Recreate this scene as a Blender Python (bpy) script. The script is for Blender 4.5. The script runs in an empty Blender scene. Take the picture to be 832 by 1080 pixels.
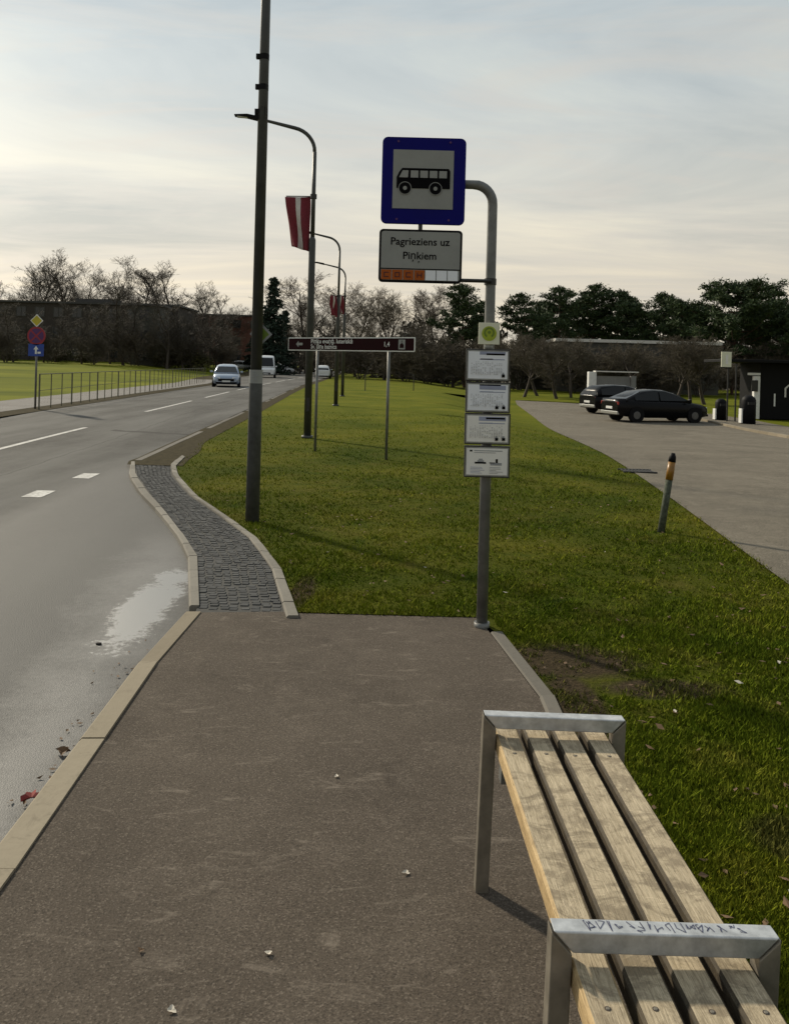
import bpy, bmesh, math, random
import numpy as np
from mathutils import Vector, Matrix, Euler

random.seed(7); np.random.seed(7)
S = bpy.context.scene
COL = S.collection
PI = math.pi
F, CX, CY, CAMH, ROLL = 900.0, 416.0, 386.0, 1.65, math.radians(1.5)
CR, SR = math.cos(ROLL), math.sin(ROLL)
SUN_AZ, SUN_EL = math.radians(-43), math.radians(31)      # azimuth from +Y towards +X

# ------------------------------------------------------------------ helpers
def ss(a, b, v):
    t = (v - a) / (b - a); t = min(1.0, max(0.0, t)); return t * t * (3 - 2 * t)

def H(x, y):
    z = -0.55 * ss(8, 36, y) * ss(2, 6, x)
    z += 1.25 * ss(45, 130, y) * ss(-16, -36, x)
    if -5 < x < 3 and 15 < y < 32:
        z += (-0.10 * math.exp(-((y - 22.6) / 0.55) ** 2) + 0.05 * math.exp(-((y - 21.2) / 0.7) ** 2)) * ss(-3.2, -1.8, x) * ss(1.6, 0.2, x)
    return z

def raydir(px, py):
    u = (px - CX) / F; v = -(py - CY) / F
    return Vector((u * CR - v * SR, 1.0, u * SR + v * CR))

def at(px, py, d):
    r = raydir(px, py)
    return Vector((r.x * d, d, CAMH + r.z * d))

def G(px, py, dz=0.0):
    r = raydir(px, py); z = dz
    for _ in range(12):
        t = (z - CAMH) / r.z
        z = H(r.x * t, t) + dz
    return Vector((r.x * t, t, z))

def lin(c):
    return tuple(((v / 255) / 12.92 if v / 255 <= 0.04045 else ((v / 255 + 0.055) / 1.055) ** 2.4) for v in c)

def interp(y, pts):
    if y <= pts[0][0]: 
        (a, b), (c, d) = pts[0], pts[1]
        return b + (d - b) * (y - a) / (c - a)
    for (a, b), (c, d) in zip(pts, pts[1:]):
        if y <= c: return b + (d - b) * (y - a) / (c - a)
    (a, b), (c, d) = pts[-2], pts[-1]
    return d + (d - b) * (y - c) / (c - a)

# ------------------------------------------------------------------ materials
class NT:
    def __init__(s, name):
        s.m = bpy.data.materials.new(name); s.m.use_nodes = True
        s.t = s.m.node_tree; s.n = s.t.nodes; s.l = s.t.links
        s.b = s.n['Principled BSDF']
    def node(s, typ, **kw):
        n = s.n.new(typ)
        for k, v in kw.items(): setattr(n, k, v)
        return n
    def link(s, a, b): s.l.new(a, b)
    def noise(s, scale, detail=4, rough=0.6, vec=None, dist=0.0):
        n = s.node('ShaderNodeTexNoise'); n.inputs['Scale'].default_value = scale
        n.inputs['Detail'].default_value = detail; n.inputs['Roughness'].default_value = rough
        n.inputs['Distortion'].default_value = dist
        if vec is not None: s.link(vec, n.inputs['Vector'])
        return n.outputs['Fac']
    def ramp(s, fac, stops):
        r = s.node('ShaderNodeValToRGB'); e = r.color_ramp.elements
        while len(e) < len(stops): e.new(0.5)
        for el, (p, c) in zip(e, stops):
            el.position = p
            el.color = (c, c, c, 1) if isinstance(c, (int, float)) else (*c, 1)
        s.link(fac, r.inputs['Fac']); return r.outputs['Color']
    def mix(s, fac, a, b, mode='MIX'):
        m = s.node('ShaderNodeMix', data_type='RGBA', blend_type=mode)
        for sock, v in ((m.inputs[0], fac), (m.inputs[6], a), (m.inputs[7], b)):
            if hasattr(v, 'is_linked'): s.link(v, sock)
            elif isinstance(v, (int, float)): sock.default_value = v if sock == m.inputs[0] else (v, v, v, 1)
            else: sock.default_value = (*v, 1)
        return m.outputs[2]
    def math(s, op, a, b=0.0, c=0.0, clamp=False):
        m = s.node('ShaderNodeMath', operation=op, use_clamp=clamp)
        for i, v in enumerate((a, b, c)):
            if hasattr(v, 'is_linked'): s.link(v, m.inputs[i])
            else: m.inputs[i].default_value = v
        return m.outputs[0]
    def coord(s, which='Object'):
        return s.node('ShaderNodeTexCoord').outputs[which]
    def pos(s): return s.node('ShaderNodeNewGeometry').outputs['Position']
    def mapping(s, vec, scale=(1, 1, 1), loc=(0, 0, 0), rot=(0, 0, 0)):
        m = s.node('ShaderNodeMapping'); m.inputs['Scale'].default_value = scale
        m.inputs['Location'].default_value = loc; m.inputs['Rotation'].default_value = rot
        s.link(vec, m.inputs['Vector']); return m.outputs[0]
    def bump(s, h, strength=0.3, dist=0.01):
        b = s.node('ShaderNodeBump'); b.inputs['Strength'].default_value = strength
        b.inputs['Distance'].default_value = dist
        s.link(h, b.inputs['Height']); s.link(b.outputs[0], s.b.inputs['Normal'])
    def base(s, c):
        if hasattr(c, 'is_linked'): s.link(c, s.b.inputs['Base Color'])
        else: s.b.inputs['Base Color'].default_value = (*c, 1)
    def rough(s, v):
        if hasattr(v, 'is_linked'): s.link(v, s.b.inputs['Roughness'])
        else: s.b.inputs['Roughness'].default_value = v

def plain(name, c, rough=0.6, metal=0.0, var=0.25, scale=6.0, spec=0.5, coat=0.0, bump=0.0):
    t = NT(name)
    n = t.noise(scale, 5, 0.65, t.coord('Object'))
    lo = tuple(v * (1 - var) for v in c); hi = tuple(min(1, v * (1 + var * .6)) for v in c)
    t.base(t.ramp(n, [(0.3, lo), (0.7, hi)]))
    t.rough(t.math('MULTIPLY_ADD', n, 0.2, rough - 0.1, clamp=True))
    t.b.inputs['Metallic'].default_value = metal
    t.b.inputs['Specular IOR Level'].default_value = spec
    if coat: t.b.inputs['Coat Weight'].default_value = coat; t.b.inputs['Coat Roughness'].default_value = 0.05
    if bump: t.bump(t.noise(scale * 8, 3, 0.6, t.coord('Object')), bump, 0.004)
    return t.m

M = {}
M['black'] = plain('black_paint', (0.008, 0.008, 0.009), 0.6, spec=0.12)
M['rubber'] = plain('rubber', (0.015, 0.015, 0.015), 0.8)
M['dark_steel'] = plain('dark_steel', (0.035, 0.034, 0.033), 0.5, 0.3)
M['galv'] = plain('galvanised_steel', (0.30, 0.31, 0.31), 0.45, 0.7, 0.3, 14)
M['galv_dull'] = plain('dull_galvanised_steel', (0.18, 0.183, 0.178), 0.5, 0.4, 0.35, 9)
M['lamp_post'] = plain('lamp_post_paint', (0.055, 0.057, 0.054), 0.5, 0.2, 0.3, 5)
M['bench_steel'] = plain('bench_steel', (0.56, 0.57, 0.58), 0.42, 0.55, 0.35, 20)
M['bench_leg'] = plain('reflection_tinted_leg', (0.25, 0.225, 0.185), 0.5, 0.45, 0.35, 12)  # bench steel coloured darker and browner for the asphalt reflected in the legs
M['rail_paint'] = plain('olive_rail_paint', (0.11, 0.105, 0.07), 0.7, 0, 0.3, 8)
M['sleeve'] = plain('grey_sleeve_paint', (0.085, 0.088, 0.086), 0.6, 0.2, 0.35, 9, spec=.3)
M['white'] = plain('white_paint', (0.72, 0.72, 0.70), 0.5, 0, 0.12)
M['sign_grey'] = plain('retroreflective_white', (0.29, 0.295, 0.285), 0.6, 0, 0.1, spec=.2)
M['sign_blue'] = plain('sign_blue', (0.004, 0.004, 0.135), 0.6, 0, 0.1, spec=.12)
M['sign_red'] = plain('sign_red', (0.28, 0.012, 0.03), 0.4, 0, 0.1)
M['sign_purple'] = plain('faded_sign_blue', (0.075, 0.012, 0.11), 0.4, 0, 0.1)
M['sign_lightblue'] = plain('plate_blue', (0.01, 0.05, 0.30), 0.4, 0, 0.1)
M['sign_yellow'] = plain('sign_yellow', (0.50, 0.42, 0.03), 0.4, 0, 0.1)
M['sign_brown'] = plain('sign_brown', (0.020, 0.0035, 0.005), 0.7, 0, 0.15, spec=.1)
M['orange'] = plain('orange_cell', (0.36, 0.085, 0.012), 0.6, 0, 0.15, spec=.2)
M['red_ink'] = plain('red_ink', (0.07, 0.006, 0.005), 0.5, 0, 0.1)
M['ink'] = plain('black_ink', (0.006, 0.006, 0.007), 0.8, 0, 0.1, spec=.05)
M['blue_ink'] = plain('blue_ink', (0.03, 0.035, 0.10), 0.5, 0, 0.3)
M['pale_blue_ink'] = plain('pale_blue_ink', (0.30, 0.33, 0.45), 0.5, 0, 0.2)
M['grey_ink'] = plain('grey_ink', (0.30, 0.31, 0.33), 0.5, 0, 0.2)
M['paper'] = plain('paper', (0.80, 0.83, 0.90), 0.35, 0, 0.05, 4)
M['paper_warm'] = plain('warm_paper', (0.80, 0.79, 0.76), 0.35, 0, 0.06, 4)
M['lime'] = plain('lime_green', (0.36, 0.44, 0.02), 0.5, 0, 0.2)
M['lime_dark'] = plain('dark_lime_green', (0.14, 0.22, 0.015), 0.5, 0, 0.2)
M['cream'] = plain('cream_sign', (0.70, 0.70, 0.55), 0.5, 0, 0.1)
M['amber'] = plain('amber_reflector', (0.26, 0.12, 0.012), 0.4, 0, 0.25, 20)
M['post_paint'] = plain('weathered_post_paint', (0.085, 0.095, 0.07), 0.8, 0, 0.6, 30, spec=.1)
M['flag_red'] = plain('flag_red', (0.17, 0.016, 0.028), 0.85, 0, 0.15)
M['flag_white'] = plain('flag_white', (0.62, 0.58, 0.56), 0.85, 0, 0.1)
M['glass'] = plain('dark_glass', (0.008, 0.009, 0.010), 0.12, 0, 0.1, spec=0.35)
M['window_glass'] = plain('window_glass', (0.03, 0.035, 0.04), 0.12, 0, 0.2)
M['lamp_glass'] = plain('lamp_glass', (0.7, 0.72, 0.75), 0.15, 0, 0.1)
M['tail_lamp'] = plain('tail_lamp', (0.25, 0.02, 0.02), 0.2)
M['car_blue'] = plain('silver_blue_car_paint', (0.30, 0.36, 0.46), 0.25, 0.4, 0.08, coat=0.6)
M['car_black'] = plain('black_car_paint', (0.004, 0.004, 0.005), 0.25, 0.0, 0.1, spec=0.16)
M['car_silver'] = plain('silver_car_paint', (0.36, 0.36, 0.35), 0.3, 0.4, 0.1, coat=0.6)
M['car_white'] = plain('white_car_paint', (0.74, 0.75, 0.76), 0.3, 0.0, 0.05, coat=0.6)
M['alloy'] = plain('alloy_rim', (0.12, 0.12, 0.12), 0.4, 0.5)
M['bark'] = plain('bark', (0.058, 0.045, 0.036), 0.9, 0, 0.4, 8)
M['twig'] = plain('twigs', (0.088, 0.076, 0.062), 0.9, 0, 0.35, 3)
M['twig_brown'] = plain('brown_twigs', (0.078, 0.064, 0.044), 0.9, 0, 0.35, 3)
M['twig_pale'] = plain('pale_twigs', (0.115, 0.092, 0.073), 0.9, 0, 0.3, 3)
M['pine_bark'] = plain('pine_bark', (0.09, 0.05, 0.034), 0.9, 0, 0.4, 6)
M['soil'] = plain('soil', (0.058, 0.049, 0.029), 0.95, 0, 0.5, 9, spec=.03, bump=0.6)
M['brick'] = plain('brown_brick_wall', (0.050, 0.041, 0.034), 0.9, 0, 0.2, 1.2)
M['brick_red'] = plain('red_brick_wall', (0.17, 0.075, 0.055), 0.9, 0, 0.2, 1.2)
M['plaster_grey'] = plain('grey_plaster', (0.22, 0.22, 0.215), 0.9, 0, 0.15, 2)
M['plaster_dark'] = plain('dark_plaster', (0.072, 0.070, 0.060), 0.9, 0, 0.25, 2)
M['roof_dark'] = plain('dark_roof', (0.06, 0.058, 0.056), 0.8, 0, 0.25, 2)
M['fascia'] = plain('pale_fascia', (0.62, 0.60, 0.56), 0.6, 0, 0.1)
M['leaf_red'] = plain('red_leaf', (0.22, 0.02, 0.015), 0.7, 0, 0.4, 30)
M['leaf_brown'] = plain('brown_leaf', (0.13, 0.075, 0.035), 0.8, 0, 0.5, 30)
M['leaf_pale'] = plain('pale_leaf', (0.55, 0.50, 0.42), 0.7, 0, 0.2, 30)
M['pebble'] = plain('pebble', (0.02, 0.018, 0.016), 0.9, 0, 0.4, 30)

def needles(name, c1, c2):
    t = NT(name)
    g = t.node('ShaderNodeNewGeometry')
    n = t.noise(0.9, 3, 0.6, t.coord('Object'))
    v = t.math('ADD', t.math('MULTIPLY', g.outputs['Random Per Island'], 0.6), t.math('MULTIPLY', n, 0.5))
    t.base(t.ramp(v, [(0.25, c1), (0.85, c2)])); t.rough(0.75)
    t.b.inputs['Specular IOR Level'].default_value = 0.25
    return t.m
M['pine'] = needles('pine_needles', (0.016, 0.032, 0.014), (0.060, 0.090, 0.030))
M['spruce'] = needles('spruce_needles', (0.014, 0.028, 0.020), (0.040, 0.062, 0.040))
M['olive'] = needles('olive_leaves', (0.035, 0.038, 0.014), (0.10, 0.09, 0.035))
M['wood_mass'] = needles('distant_wood', (0.026, 0.025, 0.019), (0.075, 0.064, 0.046))

def asphalt(name, dark, light, patch, wet=False, warm=(0.2, 0.17, 0.14), grain=1.0):
    t = NT(name); p = t.pos()
    big = t.noise(0.55, 5, 0.65, p, 0.6)
    mid = t.noise(3.2, 6, 0.7, p)
    fine = t.noise(120, 4, 0.85, p)
    vor = t.node('ShaderNodeTexVoronoi'); vor.inputs['Scale'].default_value = 190; t.link(p, vor.inputs['Vector'])
    vcol = t.node('ShaderNodeSeparateColor'); t.link(vor.outputs['Color'], vcol.inputs[0])
    c = t.ramp(big, [(0.32, dark), (0.68, light)])
    c = t.mix(t.ramp(mid, [(0.48, 0.0), (0.72, 0.6)]), c, patch)
    c = t.mix(1.0, c, t.ramp(fine, [(0.36, 1 - 0.5 * grain), (0.50, 0.95), (0.64, 1 + 0.55 * grain)]), 'MULTIPLY')
    # single pale and dark stones of the aggregate
    c = t.mix(t.math('MULTIPLY', t.math('GREATER_THAN', vcol.outputs[0], 0.88), 0.5 * grain), c, warm)
    c = t.mix(t.math('MULTIPLY', t.math('LESS_THAN', vcol.outputs[1], 0.16), 0.55 * grain), c, (0.02, 0.018, 0.016))
    if not wet:
        st = t.noise(5.5, 6, 0.75, t.mapping(p, (0.6, 1.7, 1)), 1.2)
        c = t.mix(t.ramp(st, [(0.57, 0.0), (0.70, 0.55)]), c, warm)
        sp2 = t.noise(1.7, 6, 0.8, p, 1.5)
        c = t.mix(t.ramp(sp2, [(0.28, 0.55), (0.42, 0.0)]), c, tuple(q * .5 for q in dark))
    t.base(c)
    t.rough(t.math('MULTIPLY_ADD', mid, 0.10, 0.85))
    t.b.inputs['Specular IOR Level'].default_value = 0.12
    hgt = t.math('ADD', t.math('MULTIPLY', vor.outputs['Distance'], 0.8), fine)
    return t, c, hgt, p

t, c, hgt, p = asphalt('platform_asphalt', (0.070, 0.057, 0.045), (0.101, 0.083, 0.066), (0.132, 0.110, 0.089), warm=(0.23, 0.195, 0.16), grain=.68)
t.bump(hgt, 0.4, 0.003); M['platform'] = t.m
t, c, hgt, p = asphalt('parking_asphalt', (0.115, 0.102, 0.080), (0.18, 0.16, 0.126), (0.225, 0.20, 0.16), warm=(0.30, 0.26, 0.21))
t.bump(hgt, 0.4, 0.006); M['parking'] = t.m
t, c, hgt, p = asphalt('path_asphalt', (0.17, 0.16, 0.15), (0.23, 0.22, 0.21), (0.25, 0.24, 0.23))
M['path'] = t.m
# main road: dry lanes, damp bus bay with a drying puddle along the gutter
t, c, hgt, p = asphalt('road_asphalt', (0.048, 0.048, 0.047), (0.078, 0.078, 0.075), (0.098, 0.097, 0.093), wet=True)
sep = t.node('ShaderNodeSeparateXYZ'); t.link(p, sep.inputs[0])
x, y = sep.outputs[0], sep.outputs[1]
wob = t.math('MULTIPLY_ADD', t.noise(0.8, 4, 0.6, p), 1.6, -0.8)
lane = t.math('ADD', t.math('MULTIPLY_ADD', y, 0.06, 3.55), x)         # >0 inside the bay
bay = t.math('SMOOTHSTEP', 0.0, 0.0) if False else t.ramp(t.math('MULTIPLY_ADD', t.math('ADD', lane, t.math('MULTIPLY', wob, 0.25)), 0.8, 0.5, clamp=True), [(0.3, 0.0), (0.7, 1.0)])
ylim = t.ramp(t.math('MULTIPLY_ADD', y, -0.09, 1.65, clamp=True), [(0.05, 0.0), (0.5, 1.0)])
bay = t.math('MULTIPLY', bay, ylim)
# puddle centre line runs from the gutter towards the lane
pl = t.math('ABSOLUTE', t.math('ADD', t.math('ADD', x, 1.72), t.math('MULTIPLY', t.math('SUBTRACT', y, 5.3), 0.10)))
nb = t.noise(1.7, 3, 0.6, p, 0.3); nf = t.noise(24, 5, 0.8, p)
pn = t.math('ADD', t.math('MULTIPLY', nb, 0.9), t.math('MULTIPLY', nf, 0.75))
yin = t.ramp(t.math('MULTIPLY_ADD', t.math('ABSOLUTE', t.math('SUBTRACT', y, 5.0)), -0.25, 1.0, clamp=True), [(0.05, 0.0), (0.5, 1.0)])
trail = t.math('MULTIPLY', t.ramp(t.math('SUBTRACT', pn, t.math('MULTIPLY', pl, 1.25)), [(0.25, 0.0), (0.80, 1.0)]), yin)
gc = G(146, 646, -.12)
q_ = t.mapping(p, (1 / .22, 1 / .95, 0), (-(gc.x + .05) / .22, -gc.y / .95, 0)); ln_ = t.node('ShaderNodeVectorMath', operation='LENGTH'); t.link(q_, ln_.inputs[0])
spot = t.ramp(t.math('SUBTRACT', t.math('MULTIPLY_ADD', pn, 2.2, -.85), ln_.outputs['Value']), [(0.02, 0.0), (0.30, 1.0)])
pud = t.math('MAXIMUM', t.math('MULTIPLY', trail, 0.26), spot)
wheel = t.ramp(t.noise(0.35, 4, 0.6, t.mapping(p, (2.2, 0.25, 1), rot=(0, 0, 0.05))), [(0.4, 0.0), (0.62, 0.75)])
c = t.mix(wheel, c, (0.130, 0.128, 0.122))
cross_line = t.math('ABSOLUTE', t.math('ADD', t.math('MULTIPLY_ADD', x, 0.35, y), t.math('MULTIPLY_ADD', t.noise(1.5, 4, .6, p), .5, -18.0)))  # thin darker line running across the lane
cross_line = t.math('MULTIPLY', t.math('LESS_THAN', cross_line, .16), t.math('GREATER_THAN', x, -6.6))
c = t.mix(t.math('MULTIPLY', cross_line, .7), c, (0.03, 0.029, 0.028))
seam2 = t.math('LESS_THAN', t.math('ABSOLUTE', t.math('ADD', t.math('ADD', lane, 1.25), t.math('MULTIPLY_ADD', t.noise(.8, 4, .7, p), .25, -.12))), .012)
c = t.mix(t.math('MULTIPLY', seam2, .6), c, (0.025, 0.024, 0.023))
c = t.mix(t.math('MULTIPLY', bay, 0.75), c, (0.040, 0.041, 0.042))
c = t.mix(t.math('MULTIPLY', pud, 0.5), c, (0.032, 0.034, 0.038))
t.base(c)
r = t.math('MULTIPLY_ADD', bay, -0.12, 0.82)
r = t.math('MULTIPLY_ADD', pud, -0.24, r, clamp=True)
t.rough(r)
t.link(t.math('MULTIPLY_ADD', pud, 0.85, t.math('MULTIPLY_ADD', bay, 0.25, 0.12)), t.b.inputs['Specular IOR Level'])
t.link(pud, t.b.inputs['Coat Weight']); t.b.inputs['Coat Roughness'].default_value = 0.42; t.b.inputs['Coat IOR'].default_value = 1.55
bm_ = t.node('ShaderNodeBump'); bm_.inputs['Distance'].default_value = 0.006
t.link(t.math('MULTIPLY_ADD', pud, -0.15, 0.42), bm_.inputs['Strength'])
t.link(hgt, bm_.inputs['Height']); t.link(bm_.outputs[0], t.b.inputs['Normal'])
M['road'] = t.m

def line_paint():
    t = NT('worn_line_paint'); p = t.pos()
    n = t.noise(14, 5, 0.75, p)
    t.base(t.mix(t.ramp(n, [(0.40, 1.0), (0.62, 0.0)]), (0.56, 0.56, 0.54), (0.26, 0.25, 0.24))); t.rough(0.75)
    return t.m
M['line'] = line_paint()

def stone(name, a, b, sc=25, rough=0.85):
    t = NT(name); p = t.pos(); g = t.node('ShaderNodeNewGeometry')
    n = t.noise(sc, 5, 0.7, p); big = t.noise(2.5, 4, 0.6, p)
    v = t.math('ADD', t.math('MULTIPLY', g.outputs['Random Per Island'], 0.45), t.math('ADD', t.math('MULTIPLY', n, 0.3), t.math('MULTIPLY', big, 0.3)))
    c = t.ramp(v, [(0.2, a), (0.8, b)])
    d = t.noise(7, 6, 0.75, p, 0.8)
    c = t.mix(t.ramp(d, [(0.55, 0.0), (0.75, 0.45)]), c, tuple(q * 0.45 for q in a))
    t.base(c); t.rough(rough); t.bump(n, 0.5, 0.004); t.b.inputs['Specular IOR Level'].default_value = .2
    return t.m
M['kerb'] = stone('kerb_concrete', (0.18, 0.150, 0.105), (0.29, 0.25, 0.185))
M['kerb_grey'] = stone('grey_kerb_concrete', (0.13, 0.12, 0.102), (0.235, 0.22, 0.19))
M['kerb_edge'] = stone('edging_concrete', (0.10, 0.092, 0.078), (0.155, 0.143, 0.123))
M['sett'] = stone('granite_setts', (0.040, 0.042, 0.044), (0.082, 0.084, 0.085), 40, 0.9)
M['sett_joint'] = plain('sett_joint', (0.050, 0.049, 0.045), 0.95, 0, 0.4, 20, bump=0.5)

def lawn_mat(name, blades=False):
    t = NT(name); p = t.pos()
    a = t.noise(0.35, 5, 0.6, p, 0.4); b = t.noise(2.2, 5, 0.65, p, 0.5); f = t.noise(38, 4, 0.75, p)
    c = t.ramp(a, [(0.30, (0.042, 0.062, 0.006)), (0.5, (0.080, 0.092, 0.009)), (0.7, (0.150, 0.140, 0.018))])
    sep = t.node('ShaderNodeSeparateXYZ'); t.link(p, sep.inputs[0]); x, y = sep.outputs[0], sep.outputs[1]
    c = t.mix(t.ramp(b, [(0.52, 0.0), (0.75, 0.5)]), c, (0.160, 0.125, 0.034))
    c = t.mix(t.ramp(b, [(0.28, 0.7), (0.44, 0.0)]), c, (0.032, 0.062, 0.006))
    far = t.ramp(t.math('MULTIPLY_ADD', y, 0.03, -0.30, clamp=True), [(0.0, 0.0), (0.75, 0.85)])  # distant grass gets a brighter colour, standing in for low sunlight
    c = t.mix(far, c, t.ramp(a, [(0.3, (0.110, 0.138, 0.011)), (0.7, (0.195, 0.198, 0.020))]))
    # bare trodden soil by the platform corner, along its edge and beside the setts
    def blob(cx, cy, rx, ry, rot=0.0):
        q = t.mapping(p, (1 / rx, 1 / ry, 0), (-(cx * math.cos(rot) + cy * math.sin(rot)) / rx, -(-cx * math.sin(rot) + cy * math.cos(rot)) / ry, 0), (0, 0, -rot))
        ln = t.node('ShaderNodeVectorMath', operation='LENGTH'); t.link(q, ln.inputs[0])
        d = t.math('ADD', ln.outputs['Value'], t.math('MULTIPLY_ADD', t.noise(3.6, 5, 0.7, p), 0.7, -0.35))
        return t.ramp(d, [(0.65, 1.0), (1.25, 0.0)])
    mk = blob(1.0, 4.85, 0.50, 0.34)
    for q in ((0.95, 4.2, 0.16, 0.6), (1.45, 4.45, 0.40, 0.16), (1.5, 3.0, 0.25, 0.2), (-0.62, 6.2, 0.10, 0.5)):
        mk = t.math('MAXIMUM', mk, blob(*q))
    soil = t.ramp(f, [(0.3, (0.040, 0.030, 0.020)), (0.7, (0.095, 0.070, 0.044))])
    c = t.mix(t.math('MULTIPLY', mk, 0.55 if blades else 0.95), c, soil)
    if blades:
        at_ = t.node('ShaderNodeAttribute'); at_.attribute_name = 'tint'
        c = t.mix(1.0, c, t.ramp(at_.outputs['Fac'], [(0.0, (1.1, 1.2, 0.95)), (0.8, (1.75, 1.9, 1.4)), (1.0, (2.5, 2.3, 1.8))]), 'MULTIPLY')
    else:
        c = t.mix(1.0, c, t.ramp(f, [(0.25, 0.55), (0.75, 1.0)]), 'MULTIPLY')
        t.bump(t.math('ADD', t.math('MULTIPLY', f, 0.6), b), 0.8, 0.05)
    t.base(c); t.rough(0.95); t.b.inputs['Specular IOR Level'].default_value = 0.03
    return t.m
M['lawn'] = lawn_mat('lawn'); M['blade'] = lawn_mat('grass_blades', True)
def field_mat():
    t = NT('sunlit_field'); p = t.pos()
    a = t.noise(0.12, 4, 0.6, t.mapping(p, (0.35, 1, 1))); b = t.noise(1.2, 5, 0.65, p)
    c = t.ramp(a, [(0.3, (0.060, 0.080, 0.008)), (0.55, (0.135, 0.148, 0.014)), (0.7, (0.195, 0.198, 0.022))])
    c = t.mix(t.ramp(b, [(0.5, 0.0), (0.75, 0.5)]), c, (0.085, 0.085, 0.015))
    t.base(c); t.rough(0.95); t.b.inputs['Specular IOR Level'].default_value = 0.03; t.bump(b, 0.6, 0.05); return t.m
M['field'] = field_mat()

def wood(name, a, b, dirt, amt):
    t = NT(name); o = t.coord('Object')
    oi = t.node('ShaderNodeObjectInfo')
    add = t.node('ShaderNodeVectorMath', operation='ADD')
    cmb = t.node('ShaderNodeCombineXYZ'); t.link(t.math('MULTIPLY', oi.outputs['Random'], 37.0), cmb.inputs[1]); t.link(t.math('MULTIPLY', oi.outputs['Random'], 11.0), cmb.inputs[0])
    t.link(o, add.inputs[0]); t.link(cmb.outputs[0], add.inputs[1]); v = add.outputs[0]
    gr = t.noise(7, 6, 0.7, t.mapping(v, (13, 0.8, 9)), 2.0)
    fi = t.noise(30, 5, 0.75, t.mapping(v, (14, 0.6, 10)))
    bl = t.noise(6.5, 6, 0.75, t.mapping(v, (1.1, 1.5, 1)), 0.8)
    c = t.ramp(gr, [(0.30, a), (0.62, b)])
    c = t.mix(t.ramp(bl, [(0.43, amt), (0.53, 0.0)]), c, dirt)
    scr = t.noise(16, 5, 0.8, t.mapping(v, (1.2, 2.6, 1)), 0.5)
    c = t.mix(t.ramp(scr, [(0.60, 0.0), (0.70, amt * 0.8)]), c, tuple(min(.8, q * 1.45) for q in b))
    c = t.mix(t.ramp(fi, [(0.34, 0.8), (0.50, 0.0)]), c, tuple(q * 0.42 for q in a))
    t.base(c); t.rough(0.72); t.b.inputs['Specular IOR Level'].default_value = 0.3
    t.bump(t.math('ADD', gr, t.math('MULTIPLY', fi, 0.8)), 0.5, 0.003)
    return t.m
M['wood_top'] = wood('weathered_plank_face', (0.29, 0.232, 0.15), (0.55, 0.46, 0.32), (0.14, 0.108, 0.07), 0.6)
M['wood_inner'] = wood('gap_shade_plank_edge', (0.04, 0.031, 0.02), (0.085, 0.066, 0.04), (0.03, 0.024, 0.017), 0.6)  # plank sides facing the gaps, the shade there put into the colour
M['wood_side'] = wood('plank_edge', (0.36, 0.25, 0.12), (0.52, 0.38, 0.20), (0.26, 0.17, 0.08), 0.35)

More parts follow.
